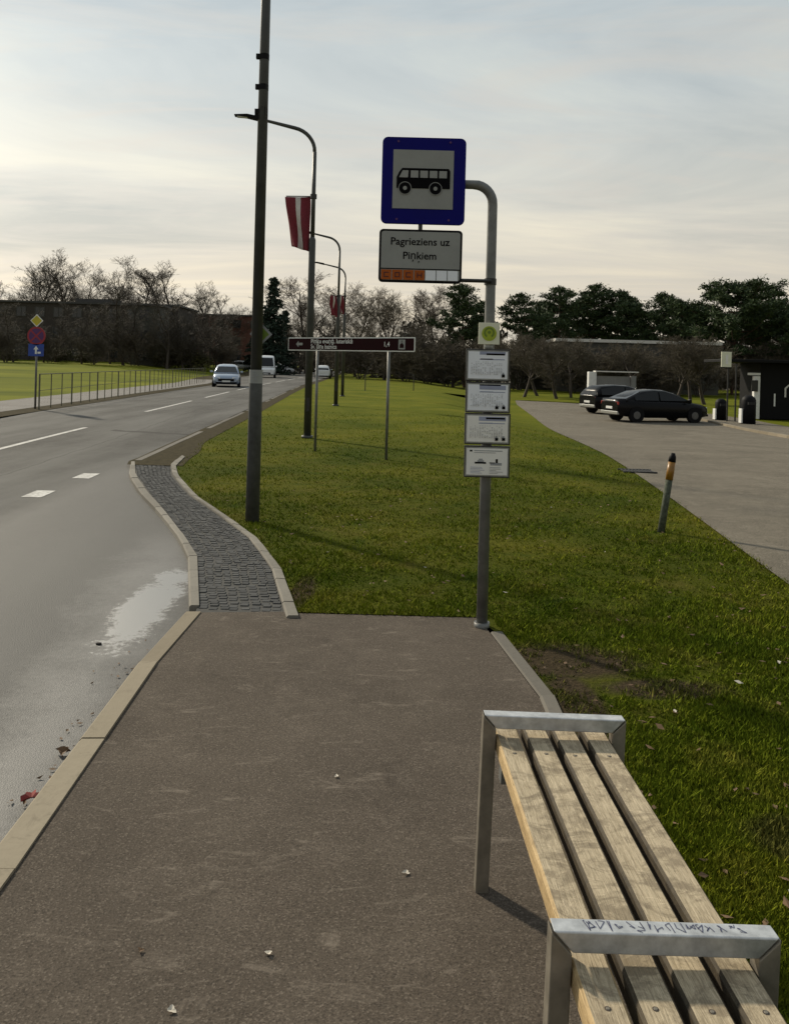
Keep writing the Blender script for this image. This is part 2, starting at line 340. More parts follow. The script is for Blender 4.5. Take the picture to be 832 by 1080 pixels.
# ------------------------------------------------------------------ mesh builder
class MB:
    def __init__(s): s.v = []; s.f = []; s.mi = []
    def add(s, vs, fs, mi=0):
        o = len(s.v); s.v += [tuple(q) for q in vs]
        for f in fs: s.f.append([i + o for i in f]); s.mi.append(mi)
        return s
    def box(s, c, d, mi=0, rot=None):
        hx, hy, hz = d[0] / 2, d[1] / 2, d[2] / 2
        vs = [Vector((sx * hx, sy * hy, sz * hz)) for sz in (-1, 1) for sx, sy in ((-1, -1), (1, -1), (1, 1), (-1, 1))]
        if rot is not None: vs = [rot @ q for q in vs]
        vs = [q + Vector(c) for q in vs]
        return s.add(vs, [(3, 2, 1, 0), (4, 5, 6, 7), (0, 1, 5, 4), (1, 2, 6, 5), (2, 3, 7, 6), (3, 0, 4, 7)], mi)
    def tube(s, pts, rad, n=10, mi=0, cap=True):
        pts = [Vector(q) for q in pts]
        if not isinstance(rad, (list, tuple)): rad = [rad] * len(pts)
        vs = []; fs = []; ref = None
        for i, q in enumerate(pts):
            d = (pts[min(i + 1, len(pts) - 1)] - pts[max(i - 1, 0)]).normalized()
            if ref is None:
                ref = Vector((0, 0, 1)) if abs(d.z) < 0.9 else Vector((1, 0, 0))
            a = d.cross(ref).normalized(); b = a.cross(d).normalized(); ref = b
            for k in range(n):
                an = 2 * PI * k / n
                vs.append(q + (a * math.cos(an) + b * math.sin(an)) * rad[i])
        for i in range(len(pts) - 1):
            for k in range(n):
                k2 = (k + 1) % n
                fs.append((i * n + k, i * n + k2, (i + 1) * n + k2, (i + 1) * n + k))
        if cap:
            fs.append(tuple(range(n))); fs.append(tuple((len(pts) - 1) * n + k for k in reversed(range(n))))
        return s.add(vs, fs, mi)
    def prism(s, poly, y0, y1, mi=0):
        """polygon in x,z extruded between y0 (front) and y1"""
        n = len(poly)
        vs = [(a, y0, b) for a, b in poly] + [(a, y1, b) for a, b in poly]
        fs = [tuple(range(n)), tuple(n + k for k in reversed(range(n)))]
        fs += [(k, n + k, n + (k + 1) % n, (k + 1) % n) for k in range(n)]
        return s.add(vs, fs, mi)
    def slab(s, poly, z0, z1, mi=0):
        n = len(poly)
        vs = [(a, b, z0) for a, b in poly] + [(a, b, z1) for a, b in poly]
        fs = [tuple(reversed(range(n))), tuple(n + k for k in range(n))]
        fs += [(k, (k + 1) % n, n + (k + 1) % n, n + k) for k in range(n)]
        return s.add(vs, fs, mi)
    def disc(s, cx, cz, r, y0, y1, n=28, mi=0):
        return s.prism([(cx + r * math.cos(2 * PI * k / n), cz + r * math.sin(2 * PI * k / n)) for k in range(n)], y0, y1, mi)
    def ring(s, cx, cz, r0, r1, y0, y1, n=28, mi=0):
        vs = []; fs = []
        for k in range(n):
            a = 2 * PI * k / n
            for r, yy in ((r0, y0), (r1, y0), (r1, y1), (r0, y1)): vs.append((cx + r * math.cos(a), yy, cz + r * math.sin(a)))
        for k in range(n):
            k2 = (k + 1) % n
            for j in range(4):
                j2 = (j + 1) % 4; fs.append((k * 4 + j, k2 * 4 + j, k2 * 4 + j2, k * 4 + j2))
        return s.add(vs, fs, mi)
    def mesh(s, name, mats, smooth=False):
        me = bpy.data.meshes.new(name); me.from_pydata(s.v, [], s.f)
        bm = bmesh.new(); bm.from_mesh(me); bmesh.ops.recalc_face_normals(bm, faces=bm.faces); bm.to_mesh(me); bm.free()
        for m in (mats if isinstance(mats, (list, tuple)) else [mats]): me.materials.append(m)
        me.polygons.foreach_set('material_index', s.mi)
        if smooth: me.polygons.foreach_set('use_smooth', [len(p.vertices) == 4 for p in me.polygons])
        me.update(); return me
    def build(s, name, mats, parent=None, smooth=False, bev=0.0):
        return link(name, s.mesh(name, mats, smooth), parent, bev)

def link(name, me, parent=None, bev=0.0):
    o = bpy.data.objects.new(name, me); COL.objects.link(o)
    if parent is not None: o.parent = parent
    if bev:
        b = o.modifiers.new('bevel', 'BEVEL'); b.width = bev; b.segments = 2; b.limit_method = 'ANGLE'
    return o

def tag(o, label, cat, group=None):
    o['label'] = label; o['category'] = cat
    if group: o['group'] = group
    return o
def structure(o, kind='structure'): o['kind'] = kind; return o
def thing(name, label, cat, loc=(0, 0, 0), rz=0.0, group=None):
    o = bpy.data.objects.new(name, None); COL.objects.link(o)
    o.empty_display_size = 0.2; o.location = loc; o.rotation_euler = (0, 0, rz)
    return tag(o, label, cat, group)
def copy_tree(o, parent=None):
    c = o.copy(); COL.objects.link(c)
    if parent is not None: c.parent = parent
    for ch in list(o.children): copy_tree(ch, c)
    return c
def rrect(x0, z0, x1, z1, r, n=5):
    pts = []
    for cx, cz, a0 in ((x1 - r, z1 - r, 0), (x0 + r, z1 - r, PI / 2), (x0 + r, z0 + r, PI), (x1 - r, z0 + r, 1.5 * PI)):
        for k in range(n + 1):
            a = a0 + PI / 2 * k / n; pts.append((cx + r * math.cos(a), cz + r * math.sin(a)))
    return pts

def text_obj(name, body, size, mat, parent, loc, align='CENTER', ext=0.0008, wide=1.0):
    cu = bpy.data.curves.new(name, 'FONT'); cu.body = body; cu.size = size; cu.align_x = align; cu.align_y = 'CENTER'
    cu.extrude = ext; cu.resolution_u = 3; cu.offset = size * 0.010
    tmp = bpy.data.objects.new('text_source', cu); COL.objects.link(tmp)
    bpy.context.view_layer.update()
    me = bpy.data.meshes.new_from_object(tmp.evaluated_get(bpy.context.evaluated_depsgraph_get()))
    bpy.data.objects.remove(tmp); bpy.data.curves.remove(cu)
    me.transform(Matrix.Rotation(PI / 2, 4, 'X') @ Matrix.Diagonal((wide, 1, 1, 1)))
    me.materials.clear(); me.materials.append(mat); me.name = name
    o = link(name, me, parent); o.location = loc
    return o

# ------------------------------------------------------------------ ground plan
RR = [(-10, -2.7), (8, -3.75), (15.8, -4.3), (29.5, -5.05), (46, -6.05), (62, -6.9), (100, -8.1), (150, -9.8), (260, -14)]
def RRf(y): return interp(y, RR)
RW = [(0, 5.8), (62, 5.8), (85, 8.6), (110, 9.5), (260, 9.5)]
def RLf(y): return RRf(y) - interp(y, RW)
PLp = [(0, 2.55), (6.9, 3.22), (18, 4.55), (40, 6.6), (53, 7.7), (60, 8.6)]
def PLf(y): return interp(y, PLp)
def PRf(y): return min(10.5 + 0.1 * y, 14.6) if y < 44 else interp(y, [(44, 14.6), (54, 14.2), (58, 12.0), (60.01, 8.7)])

ROADZ = lambda y: -0.12 + 0.075 * ss(5.0, 6.6, y) + 0.015 * ss(14.5, 20, y)
outer_o = [G(a, b) for a, b in ((195, 640), (194, 583), (180, 558), (163, 538), (143, 518), (133, 501), (136, 487))]
outer_i = [G(a, b) for a, b in ((210, 640), (208, 587), (192, 563), (174, 540), (155, 519), (143, 501), (142, 487))]
outer_o = [q.lerp(w_, .30) for q, w_ in zip(outer_o, outer_i)]
inner_o = [G(a, b) for a, b in ((302, 652), (286, 599), (262, 567), (229, 542), (200, 522), (182, 501), (180, 490), (192, 481))]
inner_i = [G(a, b) for a, b in ((319, 652), (300, 603), (275, 570), (241, 546), (210, 525), (190, 503), (187, 493), (196, 483))]
inner_i = [q.lerp(w_, .25) for q, w_ in zip(inner_i, inner_o)]
plat_o = [G(a, b) for a, b in ((0, 889), (82, 783), (163, 677), (195, 646))]
plat_i = [G(a, b) for a, b in ((0, 942), (184, 673), (212, 646))]
KO = [(-8, plat_o[0].x + 0.05)] + [(q.y, q.x) for q in plat_o[1:]] + [(q.y, q.x) for q in outer_o[1:]]
KO = [k for i, k in enumerate(KO) if i == 0 or k[0] > KO[i - 1][0] + 0.02]
YEND = KO[-1][0]
KI = [(-8, plat_i[0].x + 0.05)] + [(q.y, q.x) for q in plat_i[1:]] + [(q.y, q.x) for q in outer_i[1:]]
KI = [k for i, k in enumerate(KI) if i == 0 or k[0] > KI[i - 1][0] + 0.02]
def KOf(y): return interp(y, KO) if y < YEND else max(interp(YEND, KO) + (RRf(y) - interp(YEND, KO)) * ss(YEND, YEND + 1.2, y), -99)
e0, e1 = G(520, 672), G(581, 752)
ye, xe = e0.y + 0.12, e0.x
def PEf(y): return e0.x + (e1.x - e0.x) * (y - e0.y) / (e1.y - e0.y) if y > e1.y else e1.x - (y - e1.y) * 0.015 - .10 * ss(e1.y - .4, e1.y - 1.6, y)
YP = plat_i[-1].y + 0.04                              # far edge of the platform

def ylist(a, b, step0=0.25, k=0.035):
    ys = [a]
    while ys[-1] < b: ys.append(ys[-1] + max(step0, abs(ys[-1]) * k))
    ys[-1] = b; return ys
def strip(mb, ys, fl, fr, n, fz, mi=0):
    vs = []; fs = []
    for yy in ys:
        a, b = fl(yy), fr(yy)
        for k in range(n + 1):
            xx = a + (b - a) * k / n; vs.append((xx, yy, fz(xx, yy)))
    for i in range(len(ys) - 1):
        for k in range(n):
            q = i * (n + 1) + k; fs.append((q, q + 1, q + n + 2, q + n + 1))
    mb.add(vs, fs, mi)

# ground sheet to the horizon
g = MB(); ax = [-2500, -900, -300, -120, -60, -30, -10, 10, 30, 60, 120, 300, 900, 2500]
ay = [-60, -20, 0, 20, 40, 70, 100, 130, 200, 400, 1000, 3000]
strip(g, ay, lambda y: -2500, lambda y: 2500, 1, lambda x, y: -1.3)
structure(g.build('ground', M['field']))
# lawns
l = MB()
strip(l, ylist(-6, YP), PEf, lambda y: PLf(y) - 0.0, 14, H)
LLp = [(q.y, q.x - 0.02) for q in inner_i]; LLp = [LLp[0]] + [k for i, k in enumerate(LLp) if i and k[0] > LLp[i - 1][0]]
def LLf(y):
    if y <= LLp[-1][0]: return interp(y, LLp)
    return LLp[-1][1] + (RRf(y) + 0.45 - LLp[-1][1]) * ss(LLp[-1][0], LLp[-1][0] + 3, y)
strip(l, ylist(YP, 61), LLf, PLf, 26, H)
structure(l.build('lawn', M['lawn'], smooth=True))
l2 = MB()
strip(l2, ylist(61, 230, 1, .05), LLf, lambda y: 140, 30, lambda x, y: H(x, y) - 0.003)
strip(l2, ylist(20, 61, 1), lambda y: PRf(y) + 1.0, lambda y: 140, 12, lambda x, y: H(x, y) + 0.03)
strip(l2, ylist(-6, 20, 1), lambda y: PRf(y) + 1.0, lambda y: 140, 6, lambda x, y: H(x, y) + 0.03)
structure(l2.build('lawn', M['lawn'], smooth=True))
l3 = MB()
strip(l3, ylist(-6, 230, 1, .05), lambda y: -240, lambda y: RLf(y) - 3.1, 40, lambda x, y: H(x, y) + 0.02)
structure(l3.build('field', M['field'], smooth=True))
pth = MB()
strip(pth, ylist(-6, 75, .5), lambda y: RLf(y) - 3.15, lambda y: RLf(y) - 0.75, 3, lambda x, y: H(x, y) + 0.035)
structure(pth.build('path', M['path'], smooth=True))
vg = MB()
strip(vg, ylist(-6, 230, .5), lambda y: RLf(y) - (0.80 if y < 75 else 3.2), lambda y: RLf(y) + 0.05, 3, lambda x, y: H(x, y) + 0.03)
strip(vg, ylist(YEND - 0.4, 230, .3), lambda y: KOf(y) - 0.05, lambda y: LLf(y) + 0.12, 4, lambda x, y: H(x, y) + 0.006)
structure(vg.build('verge', M['soil'], smooth=True))
rd = MB()
strip(rd, ylist(-8, 230, .3), RLf, lambda y: KOf(y) + .12 * ss(YEND + .3, YEND - .1, y), 24, lambda x, y: H(x, y) + ROADZ(y) + 0.05 * ss(20, 26, y))
structure(rd.build('road', M['road'], smooth=True))
pk = MB()
strip(pk, ylist(-8, 60, .4), lambda y: PLf(y) - 0.05, PRf, 22, lambda x, y: H(x, y) + 0.012)
structure(pk.build('parking_road', M['parking'], smooth=True))
# painted dashes
mk = MB()
def dash(xf, y0, y1, w):
    ys = [y0 + (y1 - y0) * k / 4 for k in range(5)]
    strip(mk, ys, lambda y: xf(y) - w / 2, lambda y: xf(y) + w / 2, 1, lambda x, y: H(x, y) + ROADZ(y) + 0.05 * ss(20, 26, y) + 0.004)
cen = lambda y: RRf(y) - 2.85
for k in range(-2, 8):
    y0 = 15.2 + k * 11.5; dash(cen, y0, y0 + (5.4 if k < 1 else 8.0), 0.12)
edge = lambda y: RRf(y) + 0.02
for px_, py_ in ((41, 521), (91, 502)):
    q_ = G(px_, py_, -.045); dash(lambda y: q_.x - .06 * (y - q_.y), q_.y - .27, q_.y + .27, 0.24)
structure(mk.build('road_markings', M['line']))

# platform, kerbs, setts
pf = MB()
poly = [(q.x - 0.01, q.y) for q in plat_i] 
poly = [(plat_i[0].x + 0.03, -4)] + poly + [(G(300, 654).x, YP + 0.03), (G(420, 657).x, YP + 0.02), (G(505, 661).x, YP + 0.02), (e0.x + 0.02, e0.y + 0.12), (e1.x, e1.y), (PEf(3), 3), (PEf(2), 2), (PEf(-4), -4)]
pf.slab(poly, -0.3, 0.0); structure(pf.build('platform', M['platform']))

def kerb_run(mb, lo, ri, step, z0, z1, gap=0.006):
    """blocks between two matched polylines (outer / inner)"""
    def resample(pl, n):
        L = [0]
        for a, b in zip(pl, pl[1:]): L.append(L[-1] + (b - a).length)
        out = []
        for k in range(n + 1):
            s_ = L[-1] * k / n
            for i in range(len(pl) - 1):
                if s_ <= L[i + 1] + 1e-6:
                    f = (s_ - L[i]) / max(1e-6, L[i + 1] - L[i]); out.append(pl[i].lerp(pl[i + 1], f)); break
        return out, L[-1]
    _, ln = resample(lo, 2); n = max(2, int(round(ln / step)))
    A, _ = resample(lo, n); B, _ = resample(ri, n)
    for k in range(n):
        a0, a1, b0, b1 = A[k], A[k + 1], B[k], B[k + 1]
        g1 = gap / max(.05, (a1 - a0).length)
        a1, b1 = a0.lerp(a1, 1 - g1), b0.lerp(b1, 1 - g1)
        j = random.uniform(-.004, .004); c = 0.012
        def P(q, z): return (q.x, q.y, z)
        ia0, ia1 = a0.lerp(b0, c / max(.03, (b0 - a0).length)), a1.lerp(b1, c / max(.03, (b1 - a1).length))
        mb.add([P(a0, z0), P(a1, z0), P(b1, z0), P(b0, z0), P(a0, z1 - c + j), P(a1, z1 - c + j), P(b1, z1 + j), P(b0, z1 + j), P(ia0, z1 + j), P(ia1, z1 + j)],
               [(0, 1, 5, 4), (4, 5, 9, 8), (8, 9, 6, 7), (2, 3, 7, 6), (1, 2, 6, 9, 5), (3, 0, 4, 8, 7), (3, 2, 1, 0)])
xy = lambda L: [Vector((q.x, q.y, 0)) for q in L]
k1 = MB()
po = xy([Vector((plat_o[0].x + 0.09, -3.0, 0))] + plat_o); pi_ = xy([Vector((plat_i[0].x + 0.08, -3.0, 0))] + plat_i[:1] + plat_i[1:])
kerb_run(k1, po, pi_, 1.0, -0.35, 0.012)
structure(k1.build('kerb', M['kerb']))
k2 = MB(); kerb_run(k2, xy(outer_o), xy(outer_i), 0.5, -0.35, 0.012)
kerb_run(k2, xy(inner_o), xy(inner_i), 0.32, -0.3, 0.020)
structure(k2.build('kerb', M['kerb_grey']))
k3 = MB()
kerb_run(k3, [Vector((PEf(y_) - 0.0, y_, 0)) for y_ in (e0.y + 0.08, e1.y, 3, 2, 0, -3)], [Vector((PEf(y_) + 0.075, y_ + 0.01, 0)) for y_ in (e0.y + 0.08, e1.y, 3, 2, 0, -3)], 1.0, -0.3, 0.012)
structure(k3.build('kerb', M['kerb_edge']))
k4 = MB()
ks = [y_ for y_ in np.arange(-4, 46, 1.0)]
for y_ in ks:
    a0, a1 = PRf(y_), PRf(y_ + .98); zz = H(a0, y_)
    k4.slab([(a0, y_), (a0 + .16, y_), (a1 + .16, y_ + .98), (a1, y_ + .98)], zz - .2, zz + .10)
structure(k4.build('kerb', M['kerb']))
fw = MB(); strip(fw, ylist(-4, 46, .6), lambda y: PRf(y) + .165, lambda y: PRf(y) + 2.6, 3, lambda x, y: H(x, y) + 0.075)
structure(fw.build('pavement', M['parking']))

k5 = MB(); ey = list(np.arange(YEND + .2, 62, 2.0))
kerb_run(k5, [Vector((KOf(q) - .01, q, 0)) for q in ey], [Vector((KOf(q) + .11, q, 0)) for q in ey], 1.0, -.3, .008)
structure(k5.build('kerb', M['kerb_edge']))
jb = MB()
OI = [(q.y, q.x) for q in outer_i]; IO = sorted((q.y, q.x) for q in inner_o)
oif = lambda y: interp(min(max(y, OI[0][0]), OI[-1][0]), OI)
iof = lambda y: interp(min(max(y, IO[0][0]), IO[-1][0]), IO)
CT = min(OI[-1][0], IO[-1][0])
strip(jb, ylist(YP - .02, CT + 0.3, .2), oif, iof, 6, lambda x, y: -0.005)
structure(jb.build('path', M['sett_joint']))
st = MB(); yy = YP + .06; row = 0
while yy < CT + .1:
    x0, x1 = oif(yy) + .01, iof(yy) - .01; n = max(1, int(round((x1 - x0) / .066))); w = (x1 - x0) / n
    for k in range(n):
        cx = x0 + w * (k + .5) + random.uniform(-.006, .006); cy = yy + random.uniform(-.014, .014) + .06 * math.sin(k * 0.42 + yy * .7) 
        if cy < YP + .05: continue
        a = w * .47; b = .031; z = random.uniform(-.0025, .002); sh = .007; rj = random.uniform(-.007, .007)
        st.add([(cx - a, cy - b + rj, -.03), (cx + a, cy - b - rj, -.03), (cx + a, cy + b - rj, -.03), (cx - a, cy + b + rj, -.03),
                (cx - a + sh, cy - b + sh, z), (cx + a - sh, cy - b + sh, z + rj * .3), (cx + a - sh, cy + b - sh, z), (cx - a + sh, cy + b - sh, z - rj * .3)],
               [(4, 5, 6, 7), (0, 1, 5, 4), (1, 2, 6, 5), (2, 3, 7, 6), (3, 0, 4, 7)])
    yy += .066
structure(st.build('path', M['sett']))

# grass blades (stuff): one mesh, denser near the camera
def grass():
    N = 420000
    rng = np.random.default_rng(3)
    yv = 1.0 / (1 / 30.0 + rng.random(N * 2) ** 0.85 * (1 / 1.1 - 1 / 30.0))
    xl = np.empty_like(yv); xr = np.empty_like(yv)
    tab = np.arange(0.5, 31, .05)
    tl = np.array([PEf(q) + .085 if q < YP else LLf(q) + .03 for q in tab]); tr = np.array([PLf(q) - .02 for q in tab])
    lim = 0.485 * tab + .25
    tr = np.minimum(tr, lim + .3); tl = np.maximum(tl, -0.5 * tab)
    xl = np.interp(yv, tab, tl); xr = np.interp(yv, tab, tr)
    step = np.searchsorted(tab, YP); 
    xl = np.where(yv < YP, np.interp(yv, tab[:step], tl[:step]), np.interp(yv, tab[step:], tl[step:]))
    keep = rng.random(len(yv)) < np.clip((xr - xl) / np.maximum(0.9 * yv, 1.2), 0, 1)
    yv, xl, xr = yv[keep][:N], xl[keep][:N], xr[keep][:N]
    xv = xl + (xr - xl) * rng.random(len(yv)); n = len(yv)
    def pn(x, y, s):   # cheap smooth patchiness
        return np.sin(x * s + 1.3 * np.sin(y * s * .7)) * np.cos(y * s * 1.1 + 1.7 * np.sin(x * s * .6 + 2))
    patch = pn(xv, yv, 1.9) * .5 + pn(xv, yv, 5.1) * .4 + pn(xv + 3, yv, 13) * .35 + pn(xv + 7, yv + 2, 31) * .4
    # bare soil spots keep few blades
    def ell(cx, cy, rx, ry): return np.exp(-(((xv - cx) / rx) ** 2 + ((yv - cy) / ry) ** 2))
    bare = np.clip(ell(1.0, 4.85, .5, .32) + ell(.95, 4.2, .14, .6) + ell(1.45, 4.45, .4, .15), 0, 1)
    keep = rng.random(n) > bare * .55 + np.clip(-patch - .1, 0, .75)
    xv, yv, patch = xv[keep], yv[keep], patch[keep]; n = len(xv)
    zv = np.array([H(a, b) for a, b in zip(xv, yv)])
    h = (.011 + .016 * rng.random(n) + .013 * np.maximum(patch, -.6) + .028 * (rng.random(n) > .985)) * (.72 + np.minimum(yv, 5) * .06 + yv * .010)
    h = np.maximum(h, .008)
    w = (.0019 + .0020 * rng.random(n)) * (1 + yv * .16)
    an = rng.random(n) * 2 * PI; le = rng.random(n) * 1.0 + .15; la = rng.random(n) * 2 * PI
    dx, dy = np.cos(an) * w, np.sin(an) * w
    V = np.empty((n, 3, 3), np.float32)
    V[:, 0] = np.stack([xv - dx, yv - dy, zv - .003], 1); V[:, 1] = np.stack([xv + dx, yv + dy, zv - .003], 1)
    V[:, 2] = np.stack([xv + np.cos(la) * h * le, yv + np.sin(la) * h * le, zv + h], 1)
    me = bpy.data.meshes.new('grass'); me.vertices.add(n * 3); me.vertices.foreach_set('co', V.ravel())
    me.loops.add(n * 3); me.loops.foreach_set('vertex_index', np.arange(n * 3, dtype=np.int32))
    me.polygons.add(n); me.polygons.foreach_set('loop_start', np.arange(0, n * 3, 3, dtype=np.int32))
    me.update(calc_edges=True)
    a = me.attributes.new('tint', 'FLOAT', 'POINT'); a.data.foreach_set('value', np.repeat(rng.random(n).astype(np.float32), 3))
    me.materials.append(M['blade'])
    structure(link('grass', me), 'stuff')
grass()

# ------------------------------------------------------------------ small litter
def leaf_mesh(name, s, mat, curl=.3, lobes=3):
    vs = [(0, 0, 0)]; n = lobes * 4
    for k in range(n):
        a = 2 * PI * k / n; r = s * (.78 + .22 * math.cos(lobes * a)) * random.uniform(.85, 1.1)
        vs.append((r * math.cos(a), r * math.sin(a) * .8, curl * r * abs(math.sin(a * 1.5)) + .003))
    b = MB(); b.add(vs, [(0, k + 1, (k + 1) % n + 1) for k in range(n)]); return b.mesh(name, mat)
def leaf(px, py, s, mat, label, dz=0.006, curl=.08, group=None):
    q = G(px, py, dz)
    o = link('leaf', leaf_mesh('leaf', s, mat, curl)); o.location = q; o.rotation_euler = (random.uniform(-.2, .2), random.uniform(-.2, .2), random.uniform(0, 6))
    tag(o, label, 'leaf', group)
    return o
leaf(33, 842, .048, M['leaf_red'], 'dark red fallen leaf in the gutter against the pale kerb', -.10, .5)
leaf(66, 794, .045, M['leaf_brown'], 'brown curled leaf in the gutter beside the pale platform kerb', -.11, .6)
leaf(428, 921, .016, M['leaf_pale'], 'small pale leaf scrap lying on the asphalt left of the far bench leg', .004)
leaf(355, 819, .012, M['leaf_pale'], 'tiny pale leaf scrap in the middle of the asphalt platform', .004)
leaf(181, 1066, .015, M['leaf_pale'], 'pale leaf scrap at the near bottom of the asphalt platform', .004)
leaf(283, 1006, .014, M['leaf_pale'], 'flat pale leaf scrap on the asphalt between the kerb and the near bench', .004)
leaf(148, 1003, .012, M['leaf_brown'], 'faint brown leaf scrap on the asphalt nearest the pale kerb', .004)
for px, py, s_, lb in ((157, 628, .035, 'dark pebble in the shiny wet patch of the bus bay'), (160, 649, .022, 'small dark pebble below the other one in the wet bus bay'), (104, 680, .022, 'dark pebble on the damp bus bay asphalt nearer the kerb bend')):
    q = G(px, py, -.115); b = MB(); n = 9
    b.slab([(s_ * math.cos(2 * PI * k / n) * random.uniform(.7, 1.1), .6 * s_ * math.sin(2 * PI * k / n)) for k in range(n)], -.02, .012)
    o = b.build('pebble', M['pebble'], bev=.006); o.location = q; tag(o, lb, 'pebble')
lf = MB()
for k in range(420):
    if k < 330:
        y_ = random.uniform(1.6, 11) ; x_ = random.uniform(PEf(y_) + .1 if y_ < YP else LLf(y_) + .1, min(PLf(y_), .5 * y_ + .2)); s_ = random.uniform(.012, .026); z_ = H(x_, y_) + .022
    else:
        y_ = random.uniform(2.2, 5.6); x_ = KOf(y_) - abs(random.gauss(0, .12)) - .02; s_ = random.uniform(.006, .018); z_ = -.112
    a = random.uniform(0, 6); ca, sa = math.cos(a) * s_, math.sin(a) * s_
    t1, t2 = random.uniform(-.5, .5) * s_, random.uniform(-.2, .6) * s_
    lf.add([(x_ - ca, y_ - sa, z_), (x_ + sa * .5, y_ - ca * .5, z_ + t1), (x_ + ca, y_ + sa, z_ + t2), (x_ - sa * .5, y_ + ca * .5, z_)], [(0, 1, 2, 3)], 1 if k % 23 == 0 and k < 330 else 0)
structure(lf.build('leaf_litter', [M['leaf_brown'], M['leaf_pale']]), 'stuff')

# ------------------------------------------------------------------ bench
def bench():
    L0 = G(501, 942)
    yaw = math.radians(1.4)
    o = thing('bench', 'weathered slatted wooden bench with three steel frames beside the platform', 'bench', (L0.x, L0.y, 0), yaw)
    o.rotation_euler = (0, math.radians(1.3), yaw)
    Wd, ZT, ZS, SP = .452, .560, .490, 1.005
    tw, td = .042, .043
    ys = [0.02, -SP, -2 * SP]
    for i, fy in enumerate(ys):
        for sx in (0, 1):
            x = tw / 2 + sx * (Wd - tw)
            z0 = -.02 + (sx * .012)
            b = MB(); ht = ZT - .003
            sgn = 1 if sx == 0 else -1
            x0, x1 = x - tw / 2, x + tw / 2
            # mitred top: outer side reaches the full height, inner side one tube lower
            zo, zi = ht, ht - tw
            za, zb = (zo, zi) if sx == 0 else (zi, zo)
            b.prism([(x0, z0), (x1, z0), (x1, zb), (x0, za)], fy - td / 2, fy + td / 2)
            lg = b.build('leg', M['bench_leg'], o, bev=.003)
        r = MB(); r.prism([(.003, ZT), (Wd - .003, ZT), (Wd - tw - .001, ZT - tw), (tw + .001, ZT - tw)], fy - td / 2, fy + td / 2)
        rail = r.build('rail', M['bench_steel'], o, bev=.003)
        if i == 1:                                        # pen scribble on the top face
            sc = MB(); rnd = random.Random(5); x = .06
            while x < .38:
                n = rnd.randint(3, 6); pts = [(x + rnd.uniform(0, .018), fy + rnd.uniform(-.017, .017)) for _ in range(n)]
                for a, c in zip(pts, pts[1:]):
                    d = Vector((c[0] - a[0], c[1] - a[1])); 
                    if d.length < .003: continue
                    nn = Vector((-d.y, d.x)).normalized() * .0008
                    sc.add([(a[0] - nn.x, a[1] - nn.y, ZT + .0009), (a[0] + nn.x, a[1] + nn.y, ZT + .0009), (c[0] + nn.x, c[1] + nn.y, ZT + .0009), (c[0] - nn.x, c[1] - nn.y, ZT + .0009)], [(0, 1, 2, 3)])
                x += rnd.uniform(.014, .024)
            sc.build('scribble', M['blue_ink'], rail)
        cb = MB(); cb.box((Wd / 2, fy - .12, ZS - .045 - .022), (Wd - 2 * tw - .002, .045, .040)); cb.build('cross_bar', M['galv_dull'], o)
    # planks
    n = 4; gap = .019; inner = Wd - 2 * tw - .006; pw = (inner - gap * (n - 1)) / n; th = .045
    ylo, yhi = -2 * SP - .12, .12
    b = MB(); hx, hy = pw / 2, (yhi - ylo) / 2
    c = .006
    vs = []
    for yv in (-hy, hy):
        for xx, zz in ((-hx, -th), (hx, -th), (hx, -c), (hx - c, 0), (-hx + c, 0), (-hx, -c)): vs.append((xx, yv, zz))
    b.add(vs, [(3, 4, 10, 9)], 0)
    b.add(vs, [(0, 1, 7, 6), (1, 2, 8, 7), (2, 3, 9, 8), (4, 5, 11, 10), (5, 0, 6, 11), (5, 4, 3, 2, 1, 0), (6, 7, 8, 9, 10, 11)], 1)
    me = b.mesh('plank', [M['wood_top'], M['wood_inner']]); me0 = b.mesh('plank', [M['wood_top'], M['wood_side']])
    cup = MB(); cup.ring(0, 0, .0045, .0085, -.0008, .0008, 14)
    for v in cup.v: pass
    bolt = MB(); bolt.tube([(0, 0, -.004), (0, 0, .0006)], .0062, 12)
    bolt.tube([(0, 0, .0006), (0, 0, .0018)], [.0042, .0034], 8, 1)
    bm_e = bolt.mesh('bolt', [M['bark'], M['bench_leg']])
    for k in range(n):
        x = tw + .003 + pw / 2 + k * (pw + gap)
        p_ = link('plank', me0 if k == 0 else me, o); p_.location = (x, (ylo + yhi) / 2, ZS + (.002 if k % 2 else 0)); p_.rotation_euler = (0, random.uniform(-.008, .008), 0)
        for fy in ys:
            q = link('bolt', bm_e, p_); q.location = (random.uniform(-.008, .008), fy - .125 - (ylo + yhi) / 2, 0.0)
    return o
bench()

